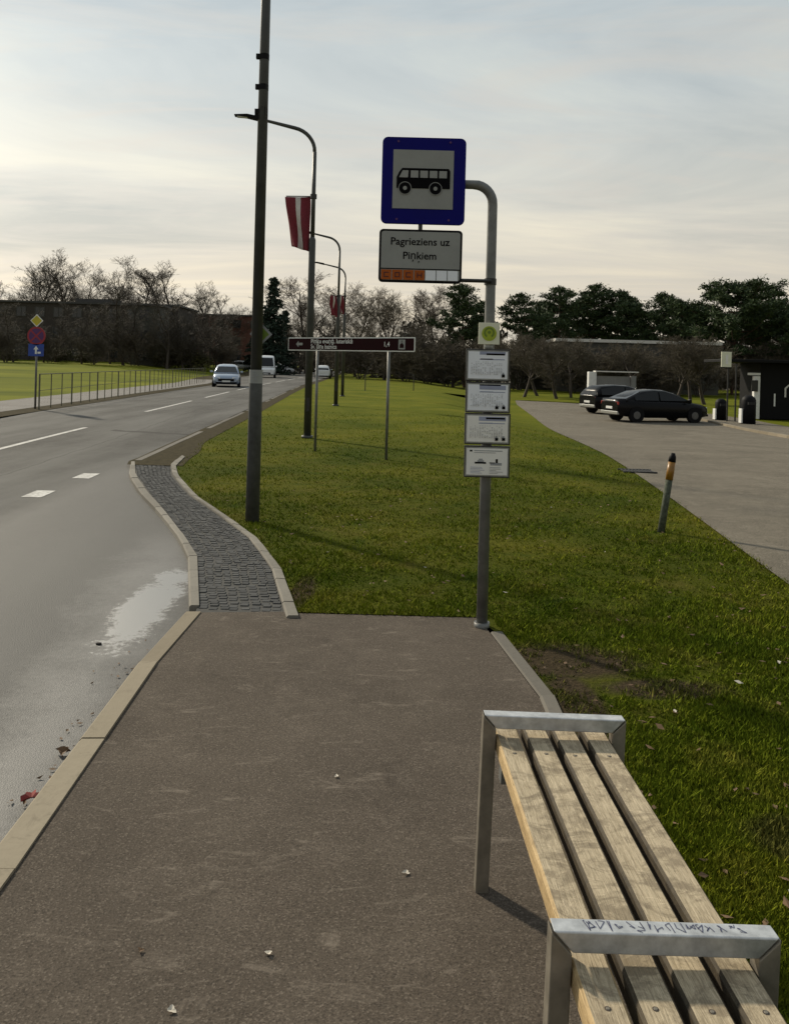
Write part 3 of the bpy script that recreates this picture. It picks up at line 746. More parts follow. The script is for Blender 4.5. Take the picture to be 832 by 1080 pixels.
# ------------------------------------------------------------------ bus stop
def bus_stop():
    base = G(508, 661); d = base.y
    o = thing('bus_stop_sign', 'bus stop post with blue bus sign, stop name plate and timetables at the platform end', 'bus stop', base)
    def L(px, py): q = at(px, py, d); return (q.x - base.x, q.z - base.z)
    xp, zt = L(520, 195)
    xb = 0.0
    r1 = .036
    xsg, zsg = L(446, 192)
    pts = [(0, 0, -.1), (xp * .5, 0, zt * .5), (xp, 0, zt - .13)]
    for k in range(1, 8):
        a = PI / 2 * k / 8; pts.append((xp - .12 + .12 * math.cos(a), 0, zt - .12 + .12 * math.sin(a)))
    pts += [(xp - .13, 0, zt), (xsg - .02, 0, zt)]
    b = MB(); b.tube(pts, [.036, .034, .031] + [.031] * 7 + [.029, .029], 16); pole = b.build('pole', M['galv_dull'], o, smooth=True)
    c = MB(); c.tube([(0, 0, -.02), (0, 0, .03)], .05, 14); c.build('base_collar', M['galv_dull'], pole, smooth=True)
    x0, z0 = L(401.5, 237); x1, z1 = L(491, 149)
    roll = math.radians(-.4)
    s = MB(); s.prism(rrect(x0, z0, x1, z1, .035), -.075, -.050); pl = s.build('sign_plate', M['sign_blue'], o, bev=.003)
    bk = MB(); bk.prism(rrect(x0 + .01, z0 + .01, x1 - .01, z1 - .01, .03), -.0495, -.046); bk.build('backing_plate', M['galv_dull'], pl)
    fx0, fz0 = L(413.5, 221.5); fx1, fz1 = L(478, 162)
    pn = MB(); pn.prism([(fx0, fz0), (fx1, fz0), (fx1, fz1), (fx0, fz1)], -.0785, -.076); pn.build('white_field', M['sign_grey'], pl)
    bo = MB()
    for bx_ in (x0 + .10, x1 - .10):
        for bz_ in (z0 + .028, z1 - .028): bo.disc(bx_, bz_, .007, -.0785, -.0752, 10)
    bo.build('rivets', M['sign_purple'], pl)
    # bus pictogram: body with openings shown by lighter windows
    W = fx1 - fx0
    bx0, bz0 = L(418, 200.5); bx1, bz1 = L(474, 181)
    bh = bz1 - bz0; bw = bx1 - bx0
    bd = MB(); bd.prism([(bx0, bz0), (bx1, bz0), (bx1, bz1 - bh * .12), (bx1 - bw * .03, bz1), (bx0 + bw * .10, bz1), (bx0 + bw * .05, bz1 - bh * .18), (bx0, bz0 + bh * .55)], -.0815, -.079)
    pic = bd.build('bus_pictogram', M['ink'], pl)
    wn = MB(); wz0, wz1 = bz0 + bh * .53, bz1 - bh * .12
    wn.prism([(bx0 + bw * .045, wz0), (bx0 + bw * .21, wz0), (bx0 + bw * .22, wz1), (bx0 + bw * .11, wz1)], -.0835, -.082)
    for k in range(4):
        a = bx0 + bw * (.26 + k * .178); wn.prism([(a, wz0), (a + bw * .145, wz0), (a + bw * .145, wz1), (a, wz1)], -.0835, -.082)
    wn.build('window_row', M['sign_grey'], pic)
    for fx in (.16, .73):
        cx = bx0 + bw * fx
        w = MB(); w.disc(cx, bz0, bh * .29, -.0838, -.0820, 24, 1); w.disc(cx, bz0, bh * .10, -.0850, -.0842, 18, 0)
        w.ring(cx, bz0, bh * .295, bh * .325, -.0830, -.0822, 24, 0)
        w.build('wheel_mark', [M['sign_grey'], M['ink']], pic)
    # name plate hung under it
    nx0, nz0 = L(399, 298); nx1, nz1 = L(487, 245)
    xm, _ = L(443, 240)
    h = MB(); h.tube([(xm, -.055, z0 + .03), (xm, -.055, nz1 - .03)], .014, 10); h.build('hanger', M['dark_steel'], o)
    fr = MB(); fr.prism(rrect(nx0, nz0, nx1, nz1, .025), -.075, -.050); npn = fr.build('name_plate', M['black'], o, bev=.002)
    m = .014
    f2 = MB(); f2.prism(rrect(nx0 + m, nz0 + m, nx1 - m, nz1 - m, .016), -.0785, -.076); f2.build('white_field', M['sign_grey'], npn)
    nw, nh = nx1 - nx0, nz1 - nz0
    text_obj('stop_name', 'Pagrieziens uz', .066, M['ink'], npn, (nx0 + nw * .49, -.0795, nz0 + nh * .765), wide=1.0)
    sn = text_obj('stop_name', 'Piņkiem', .066, M['ink'], npn, (nx0 + nw * .49, -.0795, nz0 + nh * .50))
    cm = MB(); kx, kz = nx0 + nw * .49 - .0055, nz0 + nh * .50 - .036
    cm.prism([(kx - .003, kz + .004), (kx + .004, kz + .004), (kx + .004, kz - .001), (kx - .001, kz - .009), (kx - .004, kz - .009), (kx - .001, kz - .002), (kx - .003, kz - .002)], -.0803, -.0790); cm.build('comma_mark', M['ink'], npn)
    cw = (nw - 2 * m - .004) / 7.05
    for k in range(7):
        a = nx0 + m + .003 + cw * k; z_ = nz0 + m + .002; hh = nh * .185
        c = MB(); c.prism([(a, z_), (a + cw - .006, z_), (a + cw - .006, z_ + hh), (a, z_ + hh)], -.0815, -.079, 0)
        if k < 4:
            q = (a + (cw - .006) / 2, z_ + hh / 2); e = .016; t_ = .006
            segs = {'t': (-e, e - t_, e, e), 'b': (-e, -e, e, -e + t_), 'l': (-e, -e, -e + t_, e), 'r': (e - t_, -e, e, e), 'm': (-e, -t_ / 2, e, t_ / 2)}
            for sg in ('tlb', 'tlbr', 'tlb', 'lrm')[k]:
                X0, Z0, X1, Z1 = segs[sg]; c.prism([(q[0] + X0, q[1] + Z0), (q[0] + X1, q[1] + Z0), (q[0] + X1, q[1] + Z1), (q[0] + X0, q[1] + Z1)], -.0828 - .0003 * 'tlbrm'.index(sg), -.0818, 1)
        c.build('route_cell', [M['orange'] if k < 4 else M['paper'], M['red_ink']], npn)
    ln = MB(); ln.box(((nx0 + nx1) / 2, -.0800, nz0 + m + .004 + nh * .2), (nw - 2 * m, .002, .006)); ln.build('divider', M['ink'], npn)
    bx, bz = L(517, 297)
    br = MB(); br.tube([(nx1 - .05, -.045, bz), (bx, -.045, bz), (bx, -.01, bz)], .012, 8); br.build('bracket', M['dark_steel'], o)
    cl = MB(); cl.tube([(bx, 0, bz - .02), (bx, 0, bz + .02)], .039, 14); cl.build('clamp', M['dark_steel'], o)
    # green sticker plate
    gx0, gz0 = L(503.5, 363); gx1, gz1 = L(526, 341)
    gp = MB(); gp.prism([(gx0, gz0), (gx1, gz0), (gx1, gz1), (gx0, gz1)], -.060, -.048); gpo = gp.build('ticket_plate', M['cream'], o, bev=.002)
    gm = MB(); cx, cz = (gx0 + gx1) / 2, (gz0 + gz1) / 2
    gm.disc(cx, cz, .047, -.0625, -.0605, 28, 0); gm.ring(cx, cz + .006, .022, .034, -.0640, -.0628, 24, 1); gm.prism([(cx - .018, cz - .034), (cx + .018, cz - .034), (cx + .011, cz - .008), (cx - .011, cz - .008)], -.0648, -.0642, 0)
    gm.disc(cx, cz + .008, .010, -.0646, -.0642, 16, 1)
    gm.build('round_mark', [M['lime'], M['lime_dark']], gpo)
    kb = MB(); kb.tube([((gx0 + gx1) / 2, -.02, gz0 - .02), ((gx0 + gx1) / 2, -.02, gz0 - .005)], .03, 10); kb.build('clamp', M['galv'], o)
    # timetable cases
    rows = [(492, 369.0, 534.5, 401), (491.5, 403.5, 535, 434), (490.5, 436, 535, 467), (490, 470, 534.5, 501.5)]
    for i, (a, b_, c_, e_) in enumerate(rows):
        tx0, tz1 = L(a, b_); tx1, tz0 = L(c_, e_); w_, h_ = tx1 - tx0, tz1 - tz0
        fr = MB(); fr.prism([(tx0 - .006, tz0 - .008), (tx1 + .008, tz0 - .008), (tx1 + .008, tz1 + .008), (tx0 - .006, tz1 + .008)], -.062, -.040)
        case = fr.build('timetable_case', M['dark_steel'], o, bev=.002)
        rim = MB(); rim.prism([(tx0, tz0), (tx1, tz0), (tx1, tz1), (tx0, tz1)], -.0635, -.0622); rim.build('case_rim', M['galv'], case)
        pg = MB(); e = .008; pg.prism([(tx0 + e, tz0 + e), (tx1 - e, tz0 + e), (tx1 - e, tz1 - e), (tx0 + e, tz1 - e)], -.0652, -.0640)
        sheet = pg.build('timetable_sheet', M['paper'] if i < 2 else M['paper_warm'], case)
        ink = MB(); lay = [0]
        def mark(u0, v0, u1, v1, mi):
            lay[0] += 1; yy_ = -.0660 - .00006 * lay[0]
            ink.prism([(tx0 + w_ * u0, tz0 + h_ * v0), (tx0 + w_ * u1, tz0 + h_ * v0), (tx0 + w_ * u1, tz0 + h_ * v1), (tx0 + w_ * u0, tz0 + h_ * v1)], yy_, -.0655, mi)
        rnd = random.Random(i)
        if i < 3:
            mark(.30, .78, .92, .93, 1) if i else mark(.30, .85, .92, .96, 1)
            mark(.46, .84, .90, .90, 0) if i != 1 else mark(.30, .92, .80, .96, 0)
            mark(.30, .68, .90, .71, 1); mark(.32, .69, .62, .72, 0 if i == 0 else 1)
            for k in range(9):
                v = .60 - k * .05
                for u in np.arange(.1, .82, .055):
                    if rnd.random() < .75: mark(u, v, u + rnd.uniform(.015, .035), v + .012, 2)
            for u in ((.84,) if i == 0 else (.68, .84)):
                mark(u, .10, u + .07, .20, 0); mark(u + .015, .20, u + .05, .26, 2)
        else:
            mark(.10, .84, .16, .90, 0); mark(.2, .86, .85, .89, 2); mark(.2, .80, .7, .82, 2)
            mark(.22, .43, .48, .49, 0); mark(.28, .49, .43, .55, 2); mark(.31, .56, .40, .60, 2)
            mark(.58, .38, .84, .47, 2); mark(.70, .46, .75, .60, 0); mark(.56, .45, .68, .48, 0)
            for k in range(5):
                v = .30 - k * .05
                mark(.12, v, rnd.uniform(.35, .5), v + .014, 1); mark(.56, v, rnd.uniform(.7, .9), v + .014, 2)
        ink.build('print', [M['ink'], M['pale_blue_ink'], M['grey_ink']], sheet)
    for zz in (.55, .85): pass
    return o
bus_stop()

# ------------------------------------------------------------------ lamp posts, flags, near mast
def lamp_post(base, topz, label, k=1.0, group='curved street lamps along the road'):
    o = thing('street_lamp', label, 'street lamp', base, math.radians(4), group)
    hgt = topz
    b = MB(); zc = hgt * .62
    b.tube([(0, 0, -.1), (0, 0, zc), (0, 0, zc + .06)], [.085, .075, .050], 14)
    R = .75; pts = [(0, 0, zc + .06), (0, 0, hgt - .75)]
    b.tube(pts, [.048, .044], 12); pole = b.build('pole', M['lamp_post'], o, smooth=True)
    pts = [(0, 0, hgt - .78)]
    for q in range(1, 9):
        a = math.radians(80) * q / 8
        pts.append((-.55 * (1 - math.cos(a)), 0, hgt - .75 + .52 * math.sin(a)))
    pts.append((-1.15, 0, hgt - .09)); 
    a = MB(); a.tube(pts, [.043] * 9 + [.032], 10); a.build('arm', M['lamp_post'], o, smooth=True)
    h = MB(); h.prism([(-1.12, hgt - .14), (-1.12, hgt - .05), (-1.5, hgt + .01), (-1.78, hgt - .01), (-1.78, hgt - .035), (-1.5, hgt - .06)], -.09, .09)
    hd = h.build('lamp_head', M['black'], o, bev=.01)
    g_ = MB(); g_.box((-1.60, 0, hgt - .052), (.24, .13, .012), rot=Matrix.Rotation(.03, 3, 'Y')); g_.build('lamp_glass', M['lamp_glass'], hd)
    f = MB(); f.tube([(0, 0, -.01), (0, 0, .06)], .13, 14); f.build('base_collar', M['lamp_post'], o, smooth=True)
    dr = MB(); dr.box((0, -.079, .75), (.07, .012, .3)); dr.build('access_door', M['dark_steel'], o, bev=.003)
    return o
specs = [((324, 462), 124, 'curved street lamp with the large flag, left of the brown sign'),
         ((354, 428), 244, 'curved street lamp behind the brown sign, second along the verge'),
         ((361, 418), 277, 'small far curved street lamp, third along the verge')]
posts = []
for (bx, by), ty, lb in specs:
    q = G(bx, by); tz = at(bx, ty, q.y).z - q.z
    posts.append((q, tz)); lamp_post(q, tz, lb)

def flag(post, ztop, w, h, label, rz, seed):
    o = thing('flag', label, 'flag', (post.x, post.y, post.z), rz, 'flags on the street lamps')
    r = MB(); r.tube([(.05, 0, ztop), (-w - .05, 0, ztop + .015)], .012, 8); r.build('flag_rod', M['dark_steel'], o)
    c = MB(); c.tube([(0, 0, ztop - .05), (0, 0, ztop + .05)], .075, 12); c.build('clamp', M['dark_steel'], o)
    nx, nz = 20, 26; b = MB(); vs = []; fs = []; mi = []
    for j in range(nz + 1):
        v = j / nz
        for i in range(nx + 1):
            u = i / nx
            drape = v * (1 - u)          # free lower corner drifts back to the post
            x = -.07 - w * u * (1 - .28 * v)
            z = ztop - .005 - h * v * (1 - .10 * u * v) 
            y = .07 * v * math.sin(u * 11 + v * 3.0 + seed) + .03 * math.sin(v * 7 + u * 4 + seed)
            vs.append((x, y, z))
    for j in range(nz):
        for i in range(nx):
            q = j * (nx + 1) + i
            b.add([], [], 0); fs.append((q, q + 1, q + nx + 2, q + nx + 1)); mi.append(1 if 8 <= i < 12 else 0)
    b.v = vs; b.f = [list(f) for f in fs]; b.mi = mi
    cl = b.build('cloth', [M['flag_red'], M['flag_white']], o, smooth=True)
    sd = cl.modifiers.new('thickness', 'SOLIDIFY'); sd.thickness = .004
    return o
q, tz = posts[0]; zt = at(333, 207, q.y).z - q.z
flag(q, zt, .58, 1.22, 'dark red and white flag hanging from the nearest curved lamp', math.radians(-10), 0.3)
q, tz = posts[1]; flag(q, at(355, 312, q.y).z - q.z, .42, .85, 'smaller red and white flag on the second curved lamp', math.radians(50), 1.3)
q, tz = posts[2]; flag(q, at(362, 312, q.y).z - q.z, .5, .95, 'tiny red and white flag on the far third lamp', math.radians(45), 2.1)

def mast():
    base = G(266, 550); d = base.y
    o = thing('utility_pole', 'tall grey steel pole rising out of the picture beside the setts', 'pole', base)
    def Z(px, py): return at(px, py, d).z - base.z
    zs = Z(270, 402)
    b = MB(); b.tube([(0, 0, -.1), (0, 0, zs), (0, 0, zs + .03)], [.072, .068, .060], 18); b.build('lower_sleeve', M['sleeve'], o, smooth=True)
    b = MB(); b.tube([(0, 0, zs + .02), (0, 0, 9.0)], [.059, .040], 16); b.build('pole', M['lamp_post'], o, smooth=True)
    c = MB(); c.tube([(0, 0, 9.0), (0, 0, 9.04)], [.043, .02], 14); c.build('cap', M['black'], o)
    s = MB(); s.tube([(0, 0, zs - .02), (0, 0, zs + .12)], .0685, 18, cap=False); s.build('sticker', M['sign_grey'], o, smooth=True)
    s = MB()
    for k in range(7): s.box((.0 + random.uniform(-.03, .03), -.0695 + .0006 * 0, zs + .0 + k * .016), (random.uniform(.015, .03), .002, .006))
    s.build('print', M['grey_ink'], o)
    for py, ex in ((60, .0), (92, .0), (118, .015), (124, .0)):
        z = Z(279, py); r = .052
        c = MB(); c.tube([(0, 0, z - .03 - ex), (0, 0, z + .03 + ex)], r, 14); c.box((-.055, -.02, z), (.05, .04, .05)); c.build('clamp', M['black'], o)
    zd = Z(274, 352)
    dm = MB(); e = .118; dm.prism([(.03 - e, zd), (.03, zd - e), (.03 + e, zd), (.03, zd + e)], .065, .069)
    dd = dm.build('diamond_plate', M['grey_ink'], o)
    i_ = MB(); e2 = .085; i_.prism([(.03 - e2, zd), (.03, zd - e2), (.03 + e2, zd), (.03, zd + e2)], .0620, .0645); i_.build('diamond_face', M['lime_dark'], dd)
    return o
mast()

# ------------------------------------------------------------------ brown tourist sign
def tourist_sign():
    p1, p2 = G(331, 476), G(406, 485)
    mid = (p1 + p2) / 2; v = p2 - p1; rz = math.atan2(v.y, v.x); half = v.length / 2
    o = thing('tourist_sign', 'long brown tourist direction sign with white border on two thin posts', 'road sign', mid, rz)
    def X(px, py):                       # intersect the ray with the sign's plane
        r = raydir(px, py); n = Vector((-math.sin(rz), math.cos(rz), 0))
        t_ = (mid - Vector((0, 0, CAMH))).dot(n) / r.dot(n); q = Vector((0, 0, CAMH)) + r * t_ - mid
        return (q.x * math.cos(rz) + q.y * math.sin(rz), q.z)
    x0, zt = X(305, 354.5); x1, zb = X(438, 371.5); zt2 = X(437, 357)[1]; zb2 = X(306, 369)[1]
    zt = (zt + zt2) / 2 ; zb = (zb + zb2) / 2
    for sx in (-1, 1):
        b = MB(); b.tube([(sx * half, .03, -.05), (sx * half, .03, zt - .03)], .026, 10); b.build('post', M['galv_dull'], o, smooth=True)
        c = MB(); c.box((sx * half, .012, (zt + zb) / 2), (.10, .03, .05)); c.build('clamp', M['galv'], o)
    b = MB(); b.prism(rrect(x0, zb, x1, zt, .02), -.02, -.004); pl = b.build('sign_plate', M['white'], o)
    e = .018
    b = MB(); b.prism(rrect(x0 + e, zb + e, x1 - e, zt - e, .012), -.0235, -.021); b.build('sign_face', M['sign_brown'], pl)
    h = zt - zb; w = x1 - x0; zc = (zt + zb) / 2
    a = MB(); ax_ = x0 + w * .10; a.prism([(ax_ - .09, zc), (ax_ - .02, zc + .06), (ax_ - .02, zc + .024), (ax_ + .09, zc + .024), (ax_ + .09, zc - .024), (ax_ - .02, zc - .024), (ax_ - .02, zc - .06)], -.0262, -.0240)
    a.build('arrow', M['sign_grey'], pl)
    text_obj('sign_text', 'Piņķu evaņģ. luteriskā', .115, M['white'], pl, (x0 + w * .20, -.0255, zc + h * .20), 'LEFT', wide=1.02)
    text_obj('sign_text', 'Sv. Jāņa baznīca', .115, M['white'], pl, (x0 + w * .20, -.0255, zc - h * .20), 'LEFT', wide=.92)
    text_obj('sign_text', '1,4', .12, M['white'], pl, (x0 + w * .80, -.0255, zc))
    px_ = x0 + w * .91; p = MB(); p.prism([(px_ - .075, zc - .085), (px_ + .075, zc - .085), (px_ + .075, zc + .085), (px_ - .075, zc + .085)], -.0262, -.0240, 0)
    p.prism([(px_ - .045, zc - .06), (px_ + .045, zc - .06), (px_ + .045, zc - .005), (px_, zc + .03), (px_ - .045, zc - .005)], -.0280, -.0265, 1); p.prism([(px_ - .006, zc + .034), (px_ + .006, zc + .034), (px_ + .006, zc + .07), (px_ - .006, zc + .07)], -.0284, -.0265, 1)
    p.build('church_symbol', [M['sign_grey'], M['sign_brown']], pl)
tourist_sign()

# ------------------------------------------------------------------ leaning marker post, drain
def marker():
    b0 = G(697, 561); d = b0.y
    o = thing('marker_post', 'leaning weathered roadside marker post with amber band and dark cap', 'marker post', b0)
    tp = at(711, 478, d) - b0
    ax = Vector((tp.x, .03, tp.z)); n = 12
    def seg(a, b_, r, mat, nm, par):
        m_ = MB(); m_.tube([ax * a, ax * b_], r, n); return m_.build(nm, mat, par, smooth=True)
    seg(-.08, .66, [.038, .036], M['post_paint'], 'post', o); seg(.66, .885, [.039, .038], M['amber'], 'reflector_band', o)
    m_ = MB(); m_.tube([ax * .885, ax * .95, ax * 1.0], [.039, .035, .018], n); m_.build('cap', M['black'], o, smooth=True)
marker()
q = G(672, 498)
b = MB()
for k in range(9): b.box((-.24 + k * .06, 0, 0), (.022, .34, .02))
for sy in (-1, 1): b.box((0, sy * .185, -.002), (.56, .03, .03))
b.box((0, 0, -.014), (.52, .36, .004), 1)
o = b.build('drain_grate', [M['dark_steel'], M['black']]); o.location = (q.x, q.y, q.z + .022); tag(o, 'dark iron drain grate at the grassy edge of the right hand road', 'drain')

# ------------------------------------------------------------------ left road sign and railing
def road_sign_left():
    b0 = G(37, 432); d = b0.y
    o = thing('road_sign', 'post with yellow diamond, round no stopping sign and blue plate by the railing', 'road sign', b0)
    def L(px, py): q = at(px, py, d); return (q.x - b0.x, q.z - b0.z)
    zt = L(38, 333)[1]
    p = MB(); p.tube([(0, 0, -.1), (0, 0, zt)], .032, 10); p.build('post', M['galv_dull'], o, smooth=True)
    cx, cz = L(37.5, 338); e = .20; cx = 0
    dm = MB(); dm.prism([(cx - e, cz), (cx, cz - e), (cx + e, cz), (cx, cz + e)], -.05, -.035); dmo = dm.build('diamond_sign', M['white'], o)
    e = .165; di = MB(); di.prism([(cx - e, cz), (cx, cz - e), (cx + e, cz), (cx, cz + e)], -.054, -.051); di.build('diamond_face', M['sign_yellow'], dmo)
    _, cz = L(37, 354); r = .285
    rs = MB(); rs.disc(0, cz, r, -.05, -.035, 32); rd_ = rs.build('round_sign', M['sign_red'], o)
    rf = MB(); rf.disc(0, cz, r * .80, -.054, -.051, 32); rf.build('round_face', M['sign_purple'], rd_)
    sl = MB()
    for an in (PI / 4, -PI / 4): sl.box((0, -.056 - .001 * (an > 0), cz), (r * 1.58, .003, r * .15), rot=Matrix.Rotation(an, 3, 'Y'))
    sl.build('cross_bars', M['sign_red'], rd_)
    _, cz = L(37, 369); bp = MB(); bp.prism([(-.24, cz - .19), (.24, cz - .19), (.24, cz + .19), (-.24, cz + .19)], -.05, -.035); bpo = bp.build('blue_plate', M['sign_lightblue'], o)
    a = MB(); a.prism([(-.03, cz - .12), (.03, cz - .12), (.03, cz + .02), (.08, cz + .02), (0, cz + .13), (-.08, cz + .02), (-.03, cz + .02)], -.054, -.051); a.prism([(.05, cz - .11), (.15, cz - .11), (.15, cz - .05), (.05, cz - .05)], -.054, -.051); a.build('arrow', M['white'], bpo)
road_sign_left()
def railing():
    a, b_ = G(41, 433), G(218, 403)
    b_ = a + (b_ - a).normalized() * min((b_ - a).length, 40)
    o = thing('railing', 'long thin metal pedestrian railing between the road and the left path', 'railing', a)
    v = b_ - a; n = int(v.length / 1.15); hgt = 1.12
    for k in range(n + 1):
        q = v * (k / n); p = MB(); p.tube([(q.x, q.y, -.1), (q.x, q.y, hgt)], .017 if k % 3 else .026, 8); p.build('post', M['rail_paint'], o)
    for zz, r in ((hgt, .014), (.62, .009)):
        p = MB(); p.tube([(0, 0, zz), (v.x, v.y, zz)], r, 8); p.build('rail', M['rail_paint'], o)
railing()

# ------------------------------------------------------------------ cars
def wheel(o, x, y, r, side):
    t_ = MB(); t_.tube([(x, y - .1 * side, r), (x, y - .02 * side, r), (x, y + .09 * side, r), (x, y + .1 * side, r)], [r * .9, r, r, r * .86], 20)
    w = t_.build('wheel', M['rubber'], o, smooth=True)
    k = MB(); k.tube([(x, y + .095 * side, r), (x, y + .112 * side, r)], [r * .62, r * .5], 16); k.build('rim', M['alloy'], w)
def car(name, label, paint, loc, rz, kind='sedan', group=None, sunlit_rear=None):
    """x forward, origin on the ground under the middle"""
    o = thing(name, label, 'van' if kind == 'van' else 'car', loc, rz, group)
    if kind == 'sedan': L, W, Hh, r = 4.6, 1.80, 1.44, .315
    elif kind == 'hatch': L, W, Hh, r = 4.2, 1.78, 1.52, .31
    elif kind == 'suv': L, W, Hh, r = 4.4, 1.84, 1.64, .34
    else: L, W, Hh, r = 5.4, 2.0, 2.45, .34
    a = L / 2; w = W / 2
    belt = {'sedan': .93, 'hatch': .96, 'suv': 1.03, 'van': 1.20}[kind]
    if kind == 'sedan': st = [(-a, .42, .86, .78), (-a + .06, .30, 1.00, .86), (-a + .5, .24, 1.02, .97), (-.9, .2, .98, 1), (.7, .2, .95, 1), (1.0, .2, .94, .99), (a - .45, .22, .82, .95), (a - .1, .28, .72, .84), (a, .36, .62, .72)]
    elif kind == 'van': st = [(-a, .40, 1.2, .94), (-a + .05, .3, 1.22, .98), (-.9, .28, 1.2, 1), (1.4, .28, 1.2, 1), (a - .5, .28, 1.1, .97), (a - .08, .3, .95, .88), (a, .4, .85, .8)]
    else: st = [(-a, .42, .92, .84), (-a + .06, .3, .98, .92), (-a + .45, .24, belt, .98), (-.8, .2, belt, 1), (.8, .2, belt - .02, 1), (1.05, .2, belt - .04, .99), (a - .4, .22, belt - .13, .95), (a - .08, .28, belt - .25, .85), (a, .38, belt - .36, .74)]
    b = MB(); vs = []; fs = []
    for x, z0, z1, k in st:
        hw = w * k; hz = z1 - z0
        ring = [(hw * .86, z0), (hw * .98, z0 + hz * .15), (hw, z0 + hz * .5), (hw * .97, z0 + hz * .82), (hw * .88, z1), (hw * .4, z1 + .015)]
        ring = ring + [(-p_, q_) for p_, q_ in reversed(ring)]
        vs += [(x, p_, q_) for p_, q_ in ring]
    n = 12
    for i in range(len(st) - 1):
        for k in range(n): fs.append((i * n + k, i * n + (k + 1) % n, (i + 1) * n + (k + 1) % n, (i + 1) * n + k))
    fs += [tuple(range(n)), tuple((len(st) - 1) * n + k for k in range(n))]
    b.add(vs, fs); body = b.build('body', paint, o, smooth=True)
    # greenhouse: curved roof shell with glass set on it
    prof = {'sedan': [(-1.95, .99), (-1.5, 1.20), (-1.05, 1.37), (-.45, 1.44), (.10, 1.42), (.50, 1.32), (1.35, .93)],
            'hatch': [(-2.02, .96), (-1.92, 1.20), (-1.65, 1.43), (-.8, 1.51), (.0, 1.49), (.42, 1.38), (1.25, .94)],
            'suv': [(-2.12, 1.03), (-2.02, 1.35), (-1.80, 1.58), (-.8, 1.64), (.1, 1.62), (.5, 1.50), (1.25, 1.0)],
            'van': [(-2.67, 1.2), (-2.64, 2.25), (-2.5, 2.42), (-.8, 2.45), (1.0, 2.42), (1.4, 2.25), (2.15, 1.16)]}[kind]
    bw = w * .91; kk = .40 if kind != 'van' else .14; zb = belt - .04
    def sec(x, z):
        hz = max(.0, z - belt); wt_ = bw - hz * kk
        rr = min(.08, hz * .3)
        return [(x, bw, zb), (x, wt_ + rr * .4, z - rr), (x, wt_ - rr, z - rr * .2), (x, wt_ * .5, z + rr * .15)]
    vs = []; fs = []
    for x, z in prof:
        h_ = sec(x, z); vs += h_ + [(p_[0], -p_[1], p_[2]) for p_ in reversed(h_)]
    for i in range(len(prof) - 1):
        for k in range(8):
            k2 = (k + 1) % 8; fs.append((i * 8 + k, i * 8 + k2, (i + 1) * 8 + k2, (i + 1) * 8 + k))
    fs += [tuple(range(8)), tuple((len(prof) - 1) * 8 + k for k in range(8))]
    R = MB(); R.add(vs, fs); R.build('roof', paint, o, smooth=True)
    def zr(x): return interp(x, prof)
    def glass(nm, pts):
        P = [Vector(q_) for q_ in pts]; nn = Vector()
        for i_ in range(len(P)): nn += P[i_].cross(P[(i_ + 1) % len(P)])
        nn.normalize(); c_ = sum(P, Vector()) / len(P)
        if nn.dot(c_ - Vector((0, 0, .8))) < 0: nn = -nn
        Q = [q_ + nn * .014 for q_ in P]; Qb = [q_ - nn * .02 for q_ in P]; m = len(Q)
        m_ = MB(); m_.add(Q + Qb, [tuple(range(m)), tuple(m + k for k in reversed(range(m)))] + [(k, m + k, m + (k + 1) % m, (k + 1) % m) for k in range(m)])
        m_.build(nm, M['glass'], o)
    def top(i0, i1, nm):
        (xa, za), (xb_, zb_) = prof[i0], prof[i1]; e_ = .07
        xa2, za2 = xa + (xb_ - xa) * e_, za + (zb_ - za) * e_; xb2, zb2 = xb_ - (xb_ - xa) * e_, zb_ - (zb_ - za) * e_
        wa, wb_ = bw - max(0, za2 - belt) * kk - .10, bw - max(0, zb2 - belt) * kk - .10
        glass(nm, [(xa2, wa, za2), (xa2, -wa, za2), (xb2, -wb_, zb2), (xb2, wb_, zb2)])
    top(5, 6, 'windscreen')
    if kind == 'sedan': top(0, 2, 'rear_window')
    elif kind != 'van': top(0, 1, 'rear_window')
    def side(xs, sg):
        lo_ = belt + .03; pts = [(x_, lo_) for x_ in xs] + [(x_, max(lo_ + .02, belt + (zr(x_) - belt) * .84)) for x_ in reversed(xs)]
        glass('side_window', [(x_, sg * (bw - max(0, z_ - belt) * kk + .012), z_) for x_, z_ in pts])
    for sg in (-1, 1):
        if kind == 'van': side([1.0, 1.4, 1.9], sg)
        else:
            x0_, x3_ = prof[0][0] + (.45 if kind == 'sedan' else .28), prof[6][0] - .24
            xm_ = -.28; side([x0_, (x0_ + xm_) / 2, xm_ - .04], sg); side([xm_ + .04, .35, .65, x3_], sg)
    gx = (prof[0][0], 0, 0, prof[6][0])
    xf, xr = a - (.82 if kind != 'van' else .9), -a + (.85 if kind != 'van' else 1.0)
    for x in (xf, xr):
        for s_ in (-1, 1):
            wheel(o, x, s_ * (w - .10), r, s_)
            ar = MB(); ar.tube([(x, s_ * (w - .16), r + .02), (x, s_ * (w + .006), r + .02)], r * 1.15, 20); ar.build('wheel_arch', M['black'], body)
    fz = st[-2][2] - .08
    for s_ in (-1, 1):
        h = MB(); h.box((a - .10, s_ * w * .60, fz), (.14, .34, .13), rot=Matrix.Rotation(s_ * .28, 3, 'Z')); h.build('headlight', M['lamp_glass'], o, bev=.02)
        h = MB(); h.box((-a + .035, s_ * w * .66, st[1][2] - .18), (.06, .30, .14)); h.build('tail_light', M['tail_lamp'], o, bev=.01)
        m_ = MB(); m_.box((gx[3] - .22, s_ * (w + .08), belt + .06), (.12, .18, .13)); m_.build('mirror', paint, o, bev=.03)
    g_ = MB(); g_.box((a - .035, 0, .50), (.09, 1.0, .16)); g_.build('grille', M['black'], o, bev=.01)
